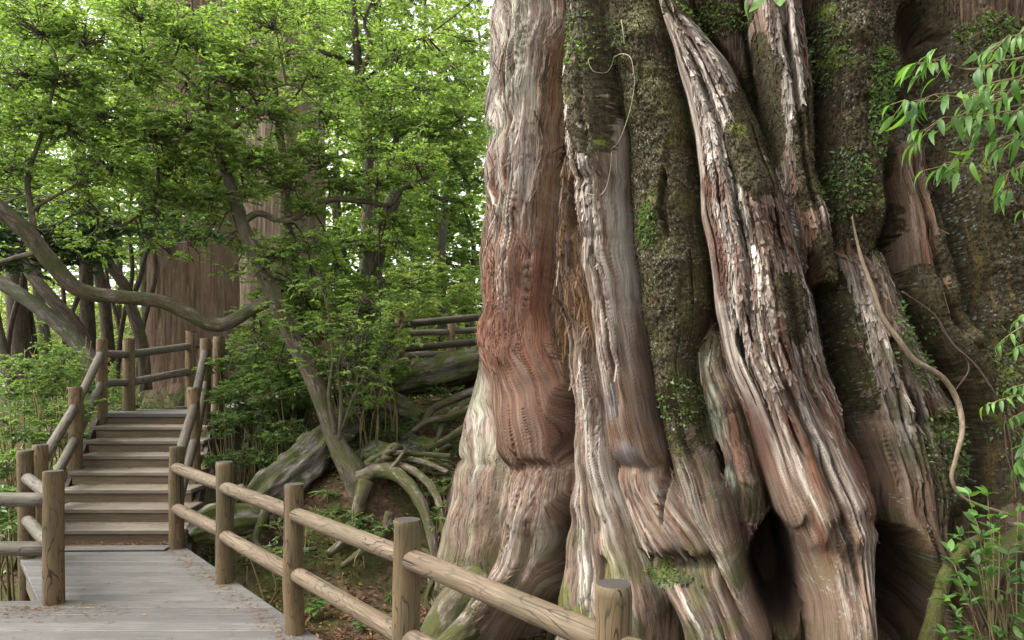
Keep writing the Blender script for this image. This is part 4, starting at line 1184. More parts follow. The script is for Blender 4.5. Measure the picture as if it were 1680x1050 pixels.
class Tree:
    def __init__(s, name, label, base, bark, seed, group=None, cat='tree'):
        s.base = np.asarray(base, float); s.root = empty(name, tuple(s.base)); tag(s.root, label, cat, group)
        s.bark = bark; s.limbs = []; s.cr = Crown(seed); s.seed = seed
    def limb(s, name, rows, sides=12, rough=.10, world=False):
        if world: p, r = np.array([q[:3] for q in rows], float), np.array([q[3] for q in rows], float)
        else: p, r = limb_pts(rows)
        # small natural bends
        g = Geo(); tube(g, p, r, sides=sides, n=max(8, len(p) * 8), rough=rough, grain=.07 if sides > 9 else 0.0, seed=s.seed + len(s.limbs))
        o = mobj(name, g.mesh(name), s.bark, s.root); o.location = -s.base
        s.limbs.append(spline(p, len(p) * 6))
        return o
    def near(s, c):
        a = np.vstack(s.limbs); k = np.argmin(((a - c) ** 2).sum(1)); return a[k]
    def pads(s, rows, ln, hue=.45, mul=1.0, **kw):
        for (px, py, d, rx, n) in rows:
            n = int(n * mul)
            c = P(px, py, d); s.cr.pad(c, rx, rx * .42, n, ln, s.near(c), hue + s.cr.r.normal(0, .06), **kw)
    def scatter(s, x0, x1, y0, y1, d0, d1, count, rx, n, ln, hue=.45, join=True, **kw):
        r = s.cr.r
        for _ in range(count):
            c = P(r.uniform(x0, x1), r.uniform(y0, y1), r.uniform(d0, d1))
            s.cr.pad(c, rx * r.uniform(.7, 1.3), rx * .42, n, ln, s.near(c) if join else None, hue + r.normal(0, .08), **kw)
    def done(s, mat): s.cr.build(s.root, mat, s.bark, off=s.base)

# ---- the leaning small tree with the long arm across the stairs
b0 = P(590, 800, 7.15)
T = Tree('understory_tree', 'leaning mossy small tree whose long bare arm reaches over the stairs', b0, M['t_bark'], 101)
T.limb('trunk', [(598, 812, 7.15, 0.163), (580, 775, 7.15, 0.133), (556, 735, 7.2, 0.099), (540, 690, 7.25, 0.090), (515, 625, 7.3, 0.086), (480, 555, 7.4, 0.084), (446, 480, 7.5, 0.084), (420, 420, 7.6, 0.076), (398, 370, 7.65, 0.071), (382, 315, 7.7, 0.060), (362, 255, 7.8, 0.047), (345, 190, 7.9, 0.034), (338, 110, 8.0, 0.024), (320, 40, 8.1, 0.014), (312, -20, 8.1, 0.009)], 16, 0.138)
T.limb('long_arm', [(448, 490, 7.48, 0.061), (415, 507, 7.42, 0.061), (372, 531, 7.3, 0.064), (345, 532, 7.25, 0.068), (312, 516, 7.18, 0.068), (265, 495, 7.1, 0.066), (210, 488, 7.0, 0.066), (155, 483, 6.9, 0.070), (118, 468, 6.8, 0.073), (80, 425, 6.7, 0.075), (45, 382, 6.6, 0.075), (0, 343, 6.5, 0.078), (-70, 285, 6.45, 0.070), (-140, 200, 6.4, 0.052)], 16, 0.113)
T.limb('limb', [(398, 365, 7.65, .04), (425, 350, 7.7, .036), (468, 364, 7.75, .034), (510, 341, 7.85, .033), (550, 327, 7.9, .032), (600, 331, 8.0, .028), (640, 336, 8.1, .024), (660, 312, 8.2, .018), (700, 290, 8.3, .010)], 10)
T.limb('limb', [(58, 398, 6.63, .032), (52, 350, 6.65, .028), (46, 290, 6.7, .024), (70, 215, 6.75, .017), (92, 130, 6.8, .010)], 8)
T.limb('limb', [(62, 415, 6.66, .026), (30, 421, 6.6, .022), (0, 431, 6.55, .020), (-40, 440, 6.5, .014)], 8)
T.limb('limb', [(340, 232, 7.85, .035), (300, 228, 7.8, .028), (262, 262, 7.7, .02), (255, 325, 7.6, .016), (215, 362, 7.5, .014), (190, 370, 7.45, .010), (160, 350, 7.4, .006)], 8)
T.limb('limb', [(355, 235, 7.85, .035), (380, 215, 7.8, .026), (412, 180, 7.75, .02), (440, 150, 7.7, .012), (470, 138, 7.7, .007)], 8)
T.limb('limb', [(345, 185, 7.9, .03), (310, 130, 7.8, .02), (265, 100, 7.7, .014), (215, 90, 7.6, .008)], 8)
T.limb('limb', [(52, 345, 6.65, .02), (85, 325, 6.7, .014), (130, 300, 6.75, .010), (160, 270, 6.8, .006)], 6)
T.pads([(300, 205, 7.3, .42, 700), (370, 130, 7.5, .45, 800), (250, 220, 7.2, .36, 600), (225, 120, 7.3, .42, 700), (400, 90, 7.6, .40, 700), (300, 60, 7.7, .5, 900), (440, 190, 7.5, .36, 550), (350, 240, 7.4, .34, 500),
        (190, 280, 7.2, .36, 550), (260, 320, 7.3, .34, 450), (420, 260, 7.6, .38, 600), (470, 300, 7.7, .34, 500), (520, 260, 7.9, .40, 600), (180, 190, 7.1, .4, 650), (330, 330, 7.5, .34, 450), (450, 420, 7.6, .34, 420), (500, 400, 7.6, .36, 450),
        (110, 130, 6.9, .40, 650), (60, 200, 6.8, .38, 600), (120, 220, 6.9, .36, 550), (30, 120, 6.7, .42, 650), (150, 60, 7.0, .42, 650), (60, 40, 6.9, .45, 700), (20, 280, 6.7, .32, 450), (130, 290, 6.8, .30, 380), (-40, 200, 6.6, .4, 500),
        (620, 300, 8.1, .36, 500), (680, 270, 8.2, .42, 700), (560, 300, 7.9, .32, 420), (500, 345, 7.8, .28, 320), (440, 30, 7.8, .45, 700), (230, 20, 7.5, .45, 700), (640, 360, 8.1, .3, 350), (540, 200, 8.0, .4, 550), (290, 270, 7.8, .34, 420), (345, 285, 8.4, .4, 480), (270, 320, 8.2, .36, 420), (390, 320, 8.2, .3, 300), (320, 345, 8.6, .38, 420), (240, 250, 8.2, .4, 450), (300, 300, 9.4, .45, 500), (360, 250, 9.4, .45, 500)], .057, .60, 1.55)
T.scatter(190, 430, -20, 350, 7.6, 9.0, 18, .42, 520, .058, .58)
T.scatter(-40, 200, -20, 320, 7.0, 8.5, 9, .42, 520, .058, .58)
for q, rows in enumerate(([(556, 722, 7.15, .022), (560, 660, 7.15, .02), (556, 600, 7.2, .017), (575, 540, 7.25, .013), (600, 480, 7.3, .008)], [(550, 712, 7.15, .02), (540, 650, 7.1, .018), (546, 580, 7.1, .014), (538, 510, 7.15, .010), (520, 450, 7.2, .006)], [(560, 705, 7.15, .018), (585, 640, 7.2, .014), (620, 590, 7.3, .010), (650, 560, 7.35, .006)])):
    T.limb('shoot', rows, 7)
T.pads([(455, 505, 7.15, .22, 150), (482, 545, 7.1, .22, 150), (425, 440, 7.3, .24, 170), (505, 590, 7.05, .2, 120), (585, 540, 7.2, .34, 330), (610, 500, 7.3, .34, 330), (540, 530, 7.1, .3, 280), (525, 470, 7.2, .3, 280), (640, 570, 7.3, .3, 260), (570, 600, 7.1, .3, 240), (610, 625, 7.2, .24, 160),
        (260, 360, 7.6, .26, 160), (300, 385, 7.8, .24, 140), (345, 370, 7.7, .26, 160), (375, 400, 7.8, .24, 130), (325, 420, 8.2, .22, 90), (280, 420, 8.4, .22, 90), (385, 450, 8.2, .22, 100), (240, 400, 8.0, .24, 120)], .052, .58)
T.scatter(400, 640, 400, 640, 7.9, 8.8, 20, .34, 300, .055, .58)
T.scatter(-40, 240, 300, 400, 7.2, 8.6, 7, .34, 260, .06, .6)
T.done(M['leaf_near'])
# its roots grip the knoll
for k, rows in enumerate(([(590, 785, 7.05, 0.076), (622, 772, 6.98, 0.074), (650, 778, 6.9, 0.067), (680, 806, 6.75, 0.058), (703, 858, 6.6, 0.049), (714, 915, 6.5, 0.043), (708, 965, 6.42, 0.034), (730, 1010, 6.3, 0.027), (742, 1060, 6.2, 0.023)],
             [(600, 790, 7.0, 0.076), (585, 840, 6.85, 0.061), (570, 880, 6.7, 0.046), (540, 910, 6.5, 0.038)],
             [(600, 762, 7.1, 0.038), (640, 742, 7.2, 0.032), (690, 745, 7.2, 0.027), (740, 748, 7.15, 0.023)],
             [(610, 770, 7.0, 0.034), (650, 752, 7.05, 0.030), (700, 760, 7.0, 0.026), (735, 775, 6.9, 0.020)],
             [(620, 778, 6.95, 0.023), (640, 770, 6.9, 0.021), (660, 745, 6.95, 0.017), (665, 735, 7.1, 0.012)],
             [(612, 765, 7.05, 0.038), (660, 765, 6.95, 0.038), (700, 790, 6.8, 0.038), (722, 830, 6.65, 0.034), (730, 890, 6.5, 0.027)],
             [(655, 900, 6.6, 0.023), (700, 905, 6.55, 0.023), (716, 935, 6.45, 0.020), (700, 985, 6.35, 0.018), (722, 1015, 6.3, 0.014)],
             [(640, 840, 6.75, 0.046), (628, 880, 6.7, 0.042), (600, 900, 6.6, 0.038), (560, 930, 6.45, 0.023)])):
    g = Geo(); p, r = limb_pts(rows); tube(g, p, r, sides=16, n=len(p) * 9, rough=.24, grain=.14, seed=200 + k)
    o = mobj('root', g.mesh('root'), M['root'], T.root); o.location = -b0

rk = np.random.default_rng(31)
for k in range(20):
    x0_, y0_ = rk.uniform(598, 640), rk.uniform(742, 772)
    rows = [(x0_, y0_, 7.05, .026)]
    x1_, y1_ = x0_, y0_
    for q in range(5):
        x1_ += rk.uniform(14, 34); y1_ += rk.uniform(-14, 13) + 5 * q * (k % 3 == 0)
        rows.append((x1_, y1_, max(6.75, hit(x1_, y1_) - .06 if q > 0 else 7.0), .026 - .0035 * q))
    g = Geo(); p, r = limb_pts(rows); p[:, 1] = np.minimum(p[:, 1], 7.6); tube(g, p, r, sides=9, n=40, rough=.2, seed=260 + k)
    o = mobj('root', g.mesh('root'), M['root'], T.root); o.location = -b0

# ---- roots of the giant cedar over the slope
for k, rows in enumerate(([(780, 640, 8.6, .05), (745, 655, 8.5, .045), (710, 672, 8.4, .04), (690, 700, 8.2, .035), (660, 720, 8.0, .025)],
             [(780, 655, 8.4, .045), (750, 672, 8.3, .04), (728, 695, 8.1, .035), (716, 728, 7.9, .025)],
             [(775, 670, 8.2, .05), (740, 684, 8.1, .045), (705, 690, 8.0, .035), (676, 708, 7.95, .025)],
             [(780, 690, 7.9, .05), (735, 720, 7.8, .04), (700, 738, 7.6, .03)],
             [(790, 960, 5.95, .20), (745, 1000, 5.75, .17), (712, 1050, 5.55, .14), (670, 1110, 5.3, .10)],
             [(800, 985, 5.75, .12), (770, 1025, 5.5, .10), (720, 1075, 5.2, .08)])):
    g = Geo(); p, r = limb_pts(rows); tube(g, p, r, sides=20, n=len(p) * 10, rough=.25, grain=.16, seed=230 + k)
    o = mobj('root', g.mesh('root'), M['root'], cedar); o.location = (-TX, -TY, .5)

# ---- second small tree, behind, beside the fallen log
b0 = P(600, 660, 9.3)
T = Tree('understory_tree', 'gnarled grey tree forking above the fallen mossy log', b0, M['t_bark_grey'], 111)
T.limb('trunk', [(585, 690, 9.2, .24), (597, 640, 9.3, .20), (604, 560, 9.4, .165), (606, 490, 9.5, .155), (614, 430, 9.55, .13), (628, 375, 9.6, .115), (648, 320, 9.6, .095), (655, 300, 9.6, .08)], 14, .2)
T.limb('limb', [(652, 308, 9.6, .06), (640, 270, 9.6, .05), (650, 225, 9.7, .04), (640, 170, 9.8, .025), (660, 110, 9.9, .015)], 8)
T.limb('limb', [(655, 305, 9.6, .06), (690, 300, 9.5, .045), (715, 275, 9.5, .03), (745, 260, 9.5, .018), (770, 235, 9.5, .010)], 8)
T.limb('limb', [(628, 372, 9.6, .05), (600, 400, 9.5, .035), (560, 395, 9.4, .024), (520, 410, 9.3, .014)], 8)
T.limb('dead_spur', [(606, 600, 9.2, .10), (630, 575, 9.1, .08), (640, 545, 9.05, .05), (648, 530, 9.05, .02)], 8, .3)
T.pads([(700, 210, 9.5, .55, 900), (740, 260, 9.4, .45, 700), (640, 200, 9.7, .5, 800), (690, 150, 9.8, .55, 850), (600, 240, 9.7, .45, 650), (750, 190, 9.6, .5, 750), (580, 400, 9.3, .4, 500), (540, 440, 9.2, .42, 500), (660, 400, 9.4, .4, 450), (720, 330, 9.4, .42, 520), (600, 150, 9.9, .5, 700), (560, 500, 9.0, .45, 500), (620, 470, 9.2, .38, 380), (680, 470, 9.6, .4, 380), (765, 300, 9.5, .35, 350)], .068, .55, 1.4)
T.done(M['leaf_near'])

# ---- slim straight stem between them
b0 = P(492, 690, 8.7)
T = Tree('understory_tree', 'slim straight dark stem rising in front of the tan cedar trunk', b0, M['t_bark_dark'], 121)
T.limb('trunk', [(500, 760, 8.6, .07), (492, 600, 8.7, .066), (486, 480, 8.8, .062), (478, 400, 8.85, .058), (470, 310, 8.9, .052), (458, 210, 9.0, .045), (448, 130, 9.1, .038), (430, 60, 9.2, .03), (415, -20, 9.3, .02)], 10)
T.limb('limb', [(470, 310, 8.9, .025), (500, 270, 8.9, .018), (540, 240, 9.0, .010)], 6)
T.limb('limb', [(455, 190, 9.0, .022), (490, 150, 9.1, .016), (510, 110, 9.2, .008)], 6)
T.pads([(460, 480, 8.5, .36, 420), (520, 540, 8.4, .4, 450), (470, 90, 9.1, .45, 600), (420, 20, 9.2, .5, 700), (520, 130, 9.2, .45, 550), (500, 30, 9.4, .5, 650), (380, 40, 9.2, .45, 500)], .062, .5)
T.done(M['leaf_near'])

# ---- tall dark-limbed trees further back
def back_tree(label, limbs, pads, ln, mat, bark, seed, group, hue=.5, scat=(), twigs=True):
    p0 = P(*limbs[0][0][:3]); z0 = float(ground_z(p0[0], p0[1])); base_ = np.array([p0[0], p0[1], z0])
    T_ = Tree('forest_tree', label, base_, bark, seed, group)
    for k, rows in enumerate(limbs): T_.limb('trunk' if k == 0 else 'limb', rows, 9)
    T_.pads(pads, ln, hue, twigs=twigs)
    for s_ in scat: T_.scatter(*s_, hue=hue, twigs=twigs)
    T_.done(mat)
    return T_
GRP = 'forest trees behind the boardwalk'
back_tree('twisting dark-limbed tree with bright canopy between the tan cedar and the giant cedar', [
    [(596, 640, 12.2, .11), (600, 420, 12.2, .10), (604, 300, 12.2, .095), (600, 190, 12.2, .085), (588, 110, 12.2, .075), (582, 40, 12.2, .06), (575, -40, 12.2, .04)],
    [(588, 108, 12.2, .05), (560, 96, 12.1, .045), (530, 85, 12.0, .035), (508, 62, 12, .02)],
    [(578, 150, 12.0, .045), (598, 110, 11.9, .04), (608, 70, 11.9, .035), (598, 40, 11.9, .03), (606, 10, 11.9, .025), (620, -20, 11.9, .02)],
    [(604, 62, 11.9, .03), (570, 62, 11.8, .025), (545, 40, 11.8, .015)],
    [(602, 130, 12.2, .03), (650, 80, 12.1, .02), (700, 60, 12.0, .012)]],
    [], .085, M['leaf_mid'], M['t_bark_dark'], 131, None, .6, [(480, 800, -30, 160, 11, 13.5, 26, .6, 430, .085), (620, 790, 120, 300, 12, 14, 8, .55, 380, .085)])
back_tree('twisting tree with dark glossy blue-green leaves beside the red cedar trunk', [
    [(240, 640, 11.8, .10), (232, 560, 11.8, .095), (214, 500, 11.8, .09), (205, 470, 11.8, .085), (178, 430, 11.8, .08), (165, 390, 11.8, .07), (163, 330, 11.8, .05), (150, 250, 11.8, .03)],
    [(222, 478, 11.8, .045), (232, 450, 11.8, .04), (236, 430, 11.8, .036), (243, 400, 11.8, .03), (240, 370, 11.8, .025), (250, 330, 11.8, .015)],
    [(166, 400, 11.8, .04), (185, 385, 11.7, .03), (215, 350, 11.6, .015)]],
    [(60, 385, 10.5, .5, 600), (20, 370, 10.2, .5, 600), (120, 380, 10.8, .5, 650), (170, 360, 11, .5, 650), (215, 380, 11, .45, 500), (110, 420, 10.8, .45, 500), (40, 430, 10.3, .45, 450), (250, 365, 10.6, .4, 450), (290, 375, 10.4, .42, 420), (330, 385, 10.3, .35, 300), (150, 415, 11, .4, 380), (-30, 400, 10, .5, 500)], .105, M['leaf_teal'], M['t_bark_dark'], 141, None, .4)
def leaner(label, rows, seed, pads=(), bark='t_bark_grey'):
    return back_tree(label, [rows], list(pads), .09, M['leaf_mid'], M[bark], seed, None, .5)
leaner('leaning forked grey trunk crossing behind the forest-side handrail', [(165, 615, 10.4, 0.129), (120, 555, 10.5, 0.116), (70, 510, 10.6, 0.102), (20, 475, 10.7, 0.102), (-40, 440, 10.8, 0.095), (-120, 400, 11, 0.068)], 151, [(-60, 420, 10.9, .5, 400), (0, 300, 11, .6, 600)])
leaner('leaning dark trunk with broken branch stub behind the stairs', [(150, 600, 11.4, 0.116), (128, 540, 11.4, 0.109), (85, 490, 11.4, 0.095), (45, 440, 11.5, 0.088), (30, 400, 11.5, 0.075), (10, 300, 11.6, 0.054)], 152, [(60, 330, 11.5, .6, 600), (10, 250, 11.6, .6, 600)], 't_bark_dark')
leaner('upright slender dark trunk rising through the teal foliage', [(148, 600, 13, .13), (143, 500, 13, .12), (140, 420, 13, .11), (135, 300, 13, .09), (130, 150, 13, .05)], 153, [(130, 200, 13, .8, 700), (90, 120, 13, .8, 700), (190, 140, 13, .8, 700)], 't_bark_dark')
leaner('dark trunk with two close stems behind the leaning arm', [(180, 600, 14, .12), (172, 500, 14, .11), (160, 440, 14, .10), (150, 380, 14, .08), (170, 200, 14, .05)], 154, [(170, 240, 14, .8, 700), (230, 160, 14, .8, 700)], 't_bark_dark')
leaner('stout dark trunk at the forest edge behind the side fence', [(40, 640, 12.6, .20), (32, 560, 12.6, .18), (28, 480, 12.6, .17), (20, 350, 12.6, .13), (30, 150, 12.6, .06)], 155, [(20, 180, 12.6, .8, 800), (60, 80, 12.6, .8, 800), (-40, 100, 12.6, .8, 700)], 't_bark_dark')
leaner('thin curved trunk low beside the side fence shrubs', [(22, 650, 11.6, .10), (8, 590, 11.6, .09), (-8, 520, 11.7, .08), (-30, 400, 11.8, .05)], 156, [(-30, 380, 11.8, .6, 400)], 't_bark_dark')

for q, (x_, d_, lean_) in enumerate(((8, 12, 30), (62, 12.8, -25), (98, 12.2, 40), (112, 13.6, -10), (192, 13.2, 25), (205, 14.5, -30), (225, 12.6, 30))):
    leaner(('slender bent stem beside the stout dark trunk', 'thin stem leaning across the dark trunks', 'thin forking stem behind the leaning forked trunk', 'slender upright stem among the dark trunks', 'slender stem behind the twisting blue-green leaved tree', 'thin pale stem close to the red cedar', 'thin dark stem touching the edge of the red cedar')[q],
           [(x_, 630, d_, .045), (x_ + lean_ * .3, 540, d_, .042), (x_ + lean_, 450, d_, .038), (x_ + lean_ * .8, 360, d_, .03), (x_ + lean_ * 1.4, 260, d_, .018)], 170 + q, [(x_ + lean_, 400, d_, .5, 260), (x_ + lean_ * 1.3, 290, d_, .6, 320)], 't_bark_dark')

# ---- far forest: crowns filling the view up to the sky gaps
def far_tree(px, d, ytop, ybot, wpx, n, seed, label, mat='leaf_far', ln=.16, hue=.5, tr=.12):
    x = (px - CX) / F_PX * d; z0 = float(ground_z(x, d)); zt = EYE + (HY - ytop) / F_PX * d; zb = max(z0 + .3, EYE + (HY - ybot) / F_PX * d)
    T_ = Tree('forest_tree', label, (x, d, z0), M['t_bark_grey'], seed, GRP)
    r = np.random.default_rng(seed)
    sw = r.normal(0, .25, 4)
    T_.limb('trunk', [(x, d, z0 - .2, tr), (x + sw[0], d, z0 + (zt - z0) * .35, tr * .8), (x + sw[1], d, z0 + (zt - z0) * .7, tr * .5), (x + sw[2], d, zt, .03)], 7, .1, True)
    wr = wpx / 2 / F_PX * d
    npad = max(10, n // 260)
    for k in range(npad):
        f = (k + r.uniform(.0, 1)) / npad
        z = zb + (zt - zb) * f
        R_ = wr * (1.1 - .55 * abs(f - .4))
        a = r.uniform(0, 2 * math.pi); q = math.sqrt(r.uniform(0, 1)) * R_
        c = np.array([x + math.cos(a) * q, d + math.sin(a) * q * .7, z])
        T_.cr.pad(c, wr * r.uniform(.28, .5), wr * .10, n // npad, ln, T_.near(c) if k % 2 == 0 else None, hue + r.normal(0, .1), twigs=False, dens=14)
    T_.done(M[mat])
LBL1 = 'slender tree with loose bright green crown standing far back in the forest'
LBL2 = 'leafy middle-distance tree with layered green crown behind the walkway'
LMID = ('layered leafy tree behind the blue-green leaved tree', 'leafy tree topping the red cedar trunk', 'layered tree close beside the giant cedar above the upper walk', 'leafy tree behind the twisting dark-limbed tree', 'low-crowned tree behind the upper walk fence', 'leafy tree beyond the stout dark trunk at the forest edge', 'low tree showing between tan cedar and gnarled grey tree', 'short leafy tree beside the giant cedar behind the far fence')
k = 0
for (px, d, yt, yb, wp, n) in ((40, 20, -80, 520, 330, 9000), (190, 24, -40, 560, 300, 9000), (330, 22, -90, 420, 320, 8000), (560, 24, -60, 560, 320, 9000), (700, 22, -90, 540, 300, 9000), (120, 30, 60, 590, 340, 8000), (440, 30, 20, 590, 360, 8000), (640, 32, 60, 590, 340, 8000), (260, 34, 80, 590, 330, 7000), (780, 28, -40, 580, 320, 8000), (-60, 26, -60, 580, 330, 7000), (520, 38, 120, 590, 360, 7000), (20, 38, 120, 595, 380, 7000), (760, 40, 120, 595, 380, 7000)):
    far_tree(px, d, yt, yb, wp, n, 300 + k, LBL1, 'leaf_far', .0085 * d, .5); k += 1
for (px, d, yt, yb, wp, n) in ((90, 15.5, -60, 330, 300, 6000), (250, 16.5, -80, 250, 260, 4500), (730, 15, 80, 500, 230, 8500), (620, 16, -20, 400, 260, 7000), (660, 17.5, 230, 560, 230, 8000), (-70, 14.5, 0, 520, 240, 5000), (560, 18, 260, 590, 220, 6000), (770, 17, 330, 590, 200, 6000)):
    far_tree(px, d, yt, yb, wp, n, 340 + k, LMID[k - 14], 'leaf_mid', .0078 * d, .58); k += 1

# ---- two old cedars behind the stairs
def old_cedar(label, px, d, hw_px, py_base, mat, seed, lean=0.0):
    x = (px - CX) / F_PX * d; R_ = hw_px / F_PX * d; zb = EYE + (HY - py_base) / F_PX * d
    root = empty('old_cedar', (x, d, zb)); tag(root, label, 'tree')
    th = np.linspace(0, 2 * math.pi, 220, endpoint=False)
    z = np.concatenate([np.linspace(-.8, 6, 150), np.linspace(6.2, 14, 40)])
    A, Z = np.meshgrid(th, z)
    r = R_ * (1 - .012 * np.maximum(Z, 0)) * (1 + .30 * np.exp(-(Z + .2) / .55) * (1 + .4 * np.cos(A * 5 + seed)))
    fl_ = fbm(np.cos(A) * 2.2 + seed, np.sin(A) * 2.2 + Z * .10, seed, 3)
    r = r * (1 + .09 * fl_) + .022 * gnoise(A * 16, Z * .8, seed + 3) * 1.0 + .014 * gnoise(A * 38, Z * 1.6, seed + 4)
    V = np.stack([r * np.cos(A) + lean * Z, r * np.sin(A), Z], -1).reshape(-1, 3)
    n, mth = A.shape
    i, j = np.meshgrid(np.arange(n - 1), np.arange(mth), indexing='ij'); j2 = (j + 1) % mth
    tm_ = np_mesh('trunk', V, np.stack([i * mth + j, i * mth + j2, (i + 1) * mth + j2, (i + 1) * mth + j], -1).reshape(-1, 4))
    add_attr(tm_, 'tc', V, 'FLOAT_VECTOR')
    mobj('trunk', tm_, M[mat], root)
    for k in range(7):
        a = k * .9 + seed
        g = Geo(); tube(g, [(R_ * .9 * math.cos(a), R_ * .9 * math.sin(a), .15), (R_ * 1.3 * math.cos(a), R_ * 1.3 * math.sin(a), -.12), (R_ * 1.8 * math.cos(a + .1), R_ * 1.8 * math.sin(a + .1), -.35)], [.22, .15, .08], sides=10, rough=.2, seed=k)
        mobj('root', g.mesh('root'), M[mat], root)
    return root
old_cedar('thick old cedar trunk with red-brown fibrous bark behind the landing fence', 318, 13.5, 70, 650, 'cedar_red', 3)
old_cedar('tall pale tan cedar trunk half hidden by leaves behind the red one', 462, 17.0, 72, 640, 'cedar_tan', 8, .0)

# ---- dead wood
def dead_log(name, label, rows, mat, seed, rough=.28, sides=44, hollow=False, cat='log'):
    p, r = limb_pts(rows); g = Geo()
    n = len(p) * 12
    pr = spline(np.column_stack([p, r]), n)
    tube(g, pr[:, :3], pr[:, 3], sides=sides, n=n, rough=rough, seed=seed, cap=not hollow, flute=7, flute_a=.09, grain=.30)
    if hollow:     # inner wall and rim
        q = n // 2
        tube(g, pr[:q, :3], pr[:q, 3] * .72, sides=sides, n=q, rough=rough, seed=seed, cap=False, flute=5, flute_a=.10, grain=.1)
    root = empty(name, tuple(p[0])); tag(root, label, cat)
    o = mobj('trunk', g.mesh(name), M[mat], root); o.location = -p[0]
    return root, p
root, p_ = dead_log('fallen_log', 'hollow silver-grey dead log lying on the bank beside the stairs', [(392, 838, 6.85, .12), (425, 816, 6.95, .155), (460, 792, 7.1, .18), (500, 762, 7.35, .185), (545, 720, 7.7, .18), (590, 684, 8.1, .15)], 'dead', 3, .5, 60, True)
for k, rows in enumerate(([(400, 800, 6.8, .06), (380, 822, 6.7, .05), (372, 850, 6.65, .045), (360, 880, 6.6, .03)], [(440, 830, 6.8, .05), (425, 865, 6.7, .04), (420, 890, 6.65, .03), (436, 905, 6.6, .015)], [(430, 900, 6.6, .03), (470, 905, 6.55, .028), (520, 900, 6.55, .018)])):
    g = Geo(); p, r = limb_pts(rows); tube(g, p, r, sides=10, rough=.3, seed=40 + k); o = mobj('snag', g.mesh('snag'), M['dead'], root); o.location = -p_[0]
dead_log('mossy_root_stump', 'mossy rotten stump in the gap under the hollow grey log', [(318, 872, 6.75, .10), (350, 858, 6.75, .16), (395, 850, 6.8, .17), (440, 850, 6.85, .10)], 'mossy_log', 5, .35, cat='stump')
dead_log('fallen_log', 'mossy fallen log lying against the giant cedar below the upper walk fence', [(800, 590, 9.2, .17), (765, 600, 9.2, .19), (720, 612, 9.2, .19), (670, 622, 9.2, .17), (630, 645, 9.15, .15), (595, 672, 9.0, .12)], 'mossy_log', 7, .3)
dead_log('fallen_log', 'short mossy log across the slope below the larger mossy log', [(590, 640, 8.7, .12), (630, 655, 8.6, .13), (665, 672, 8.5, .11), (690, 685, 8.4, .07)], 'mossy_log', 9, .3)
def rock(label, px, py, d, sx, sy, sz, seed):
    bm = bmesh.new(); bmesh.ops.create_icosphere(bm, subdivisions=3, radius=1)
    for v_ in bm.verts:
        n_ = float(fbm(v_.co.x * 1.2 + seed, v_.co.y * 1.2 + v_.co.z * 1.1, seed, 3)); v_.co *= 1 + .3 * n_
        v_.co = Vector((v_.co.x * sx, v_.co.y * sy, v_.co.z * sz))
    me = bpy.data.meshes.new('rock'); bm.to_mesh(me); bm.free()
    for f_ in me.polygons: f_.use_smooth = True
    add_attr(me, 'tc', [tuple(v_.co) for v_ in me.vertices], 'FLOAT_VECTOR')
    c_ = P(px, py, d); o = mobj('rock', me, M['rock'], None); o.location = (c_[0], c_[1], float(ground_z(c_[0], c_[1])) + sz * .35); tag(o, label, 'rock')
rock('flat grey rock among roots on the slope', 690, 700, 8.3, .34, .25, .12, 2)
rock('mossy boulder half buried on the slope below the flat grey rock', 625, 730, 7.9, .30, .25, .16, 5)
rock('small dark round stone behind the arching root', 625, 748, 7.5, .12, .1, .09, 8)

# ================================================================== SHRUBS AND FLOOR PLANTS
def shrub(label, px, py, d, wpx, hpx, n, ln, seed, mat='leaf_shrub', hue=.45, group=None, stems=7):
    c = P(px, py, d); z0 = float(ground_z(c[0], c[1]))
    root = empty('shrub', (c[0], c[1], z0)); tag(root, label, 'shrub', group)
    wr = wpx / 2 / F_PX * d; hr = hpx / 2 / F_PX * d
    cr = Crown(seed); r = cr.r; g = Geo()
    for k in range(stems):
        e_ = c + np.array([r.uniform(-.8, .8) * wr, r.uniform(-.6, .6) * wr, r.uniform(-.2, .9) * hr])
        b_ = np.array([c[0] + r.uniform(-.25, .25) * wr, c[1] + r.uniform(-.2, .2) * wr, z0 - .05])
        g = Geo(); tube(g, [b_, (b_ + e_) / 2 + r.normal(0, .06, 3), e_], [.012, .008, .004], sides=5, n=8)
        o = mobj('stem', g.mesh('stem'), M['stem'], root); o.location = (-c[0], -c[1], -z0)
    npad = max(6, n // 130)
    for k in range(npad):
        v_ = r.normal(size=3); v_ /= np.linalg.norm(v_); v_ *= r.uniform(.15, 1) ** .6
        q = c + v_ * np.array([wr, wr * .7, hr])
        q[2] = max(q[2], float(ground_z(q[0], q[1])) + .05)
        cr.pad(q, max(.16, wr * .32), wr * .10, n // npad, ln, None, hue + r.normal(0, .1), dens=10, tilt=.5)
    cr.build(root, M[mat], M['stem'], 'foliage', (c[0], c[1], z0))
LS1 = ('small-leaved shrub under the leaning forked grey trunk', 'bushy green shrub beside the middle post of the forest-side handrail', 'rounded green shrub behind the two back posts of the side fence', 'tall leafy shrub rising over the side fence rails', 'low green shrub glimpsed between the side fence rails', 'green shrub behind the post at the head of the stairs', 'narrow green shrub pressed against the foot of the forest-side handrail')
LS5 = ('ground plant behind the mossy boulder', 'ground plant behind the leaning tree foot', 'small ground plant beside the coiled roots', 'little ground plant at the base of the giant cedar', 'ground plant above the flat grey rock', 'ground plant under the mossy log by the cedar', 'ground plant below the arching root', 'ground plant beside the deck edge', 'ground plant under the leaning tree', 'ground plant in front of the hollow grey log', 'small plant beside the hanging root')
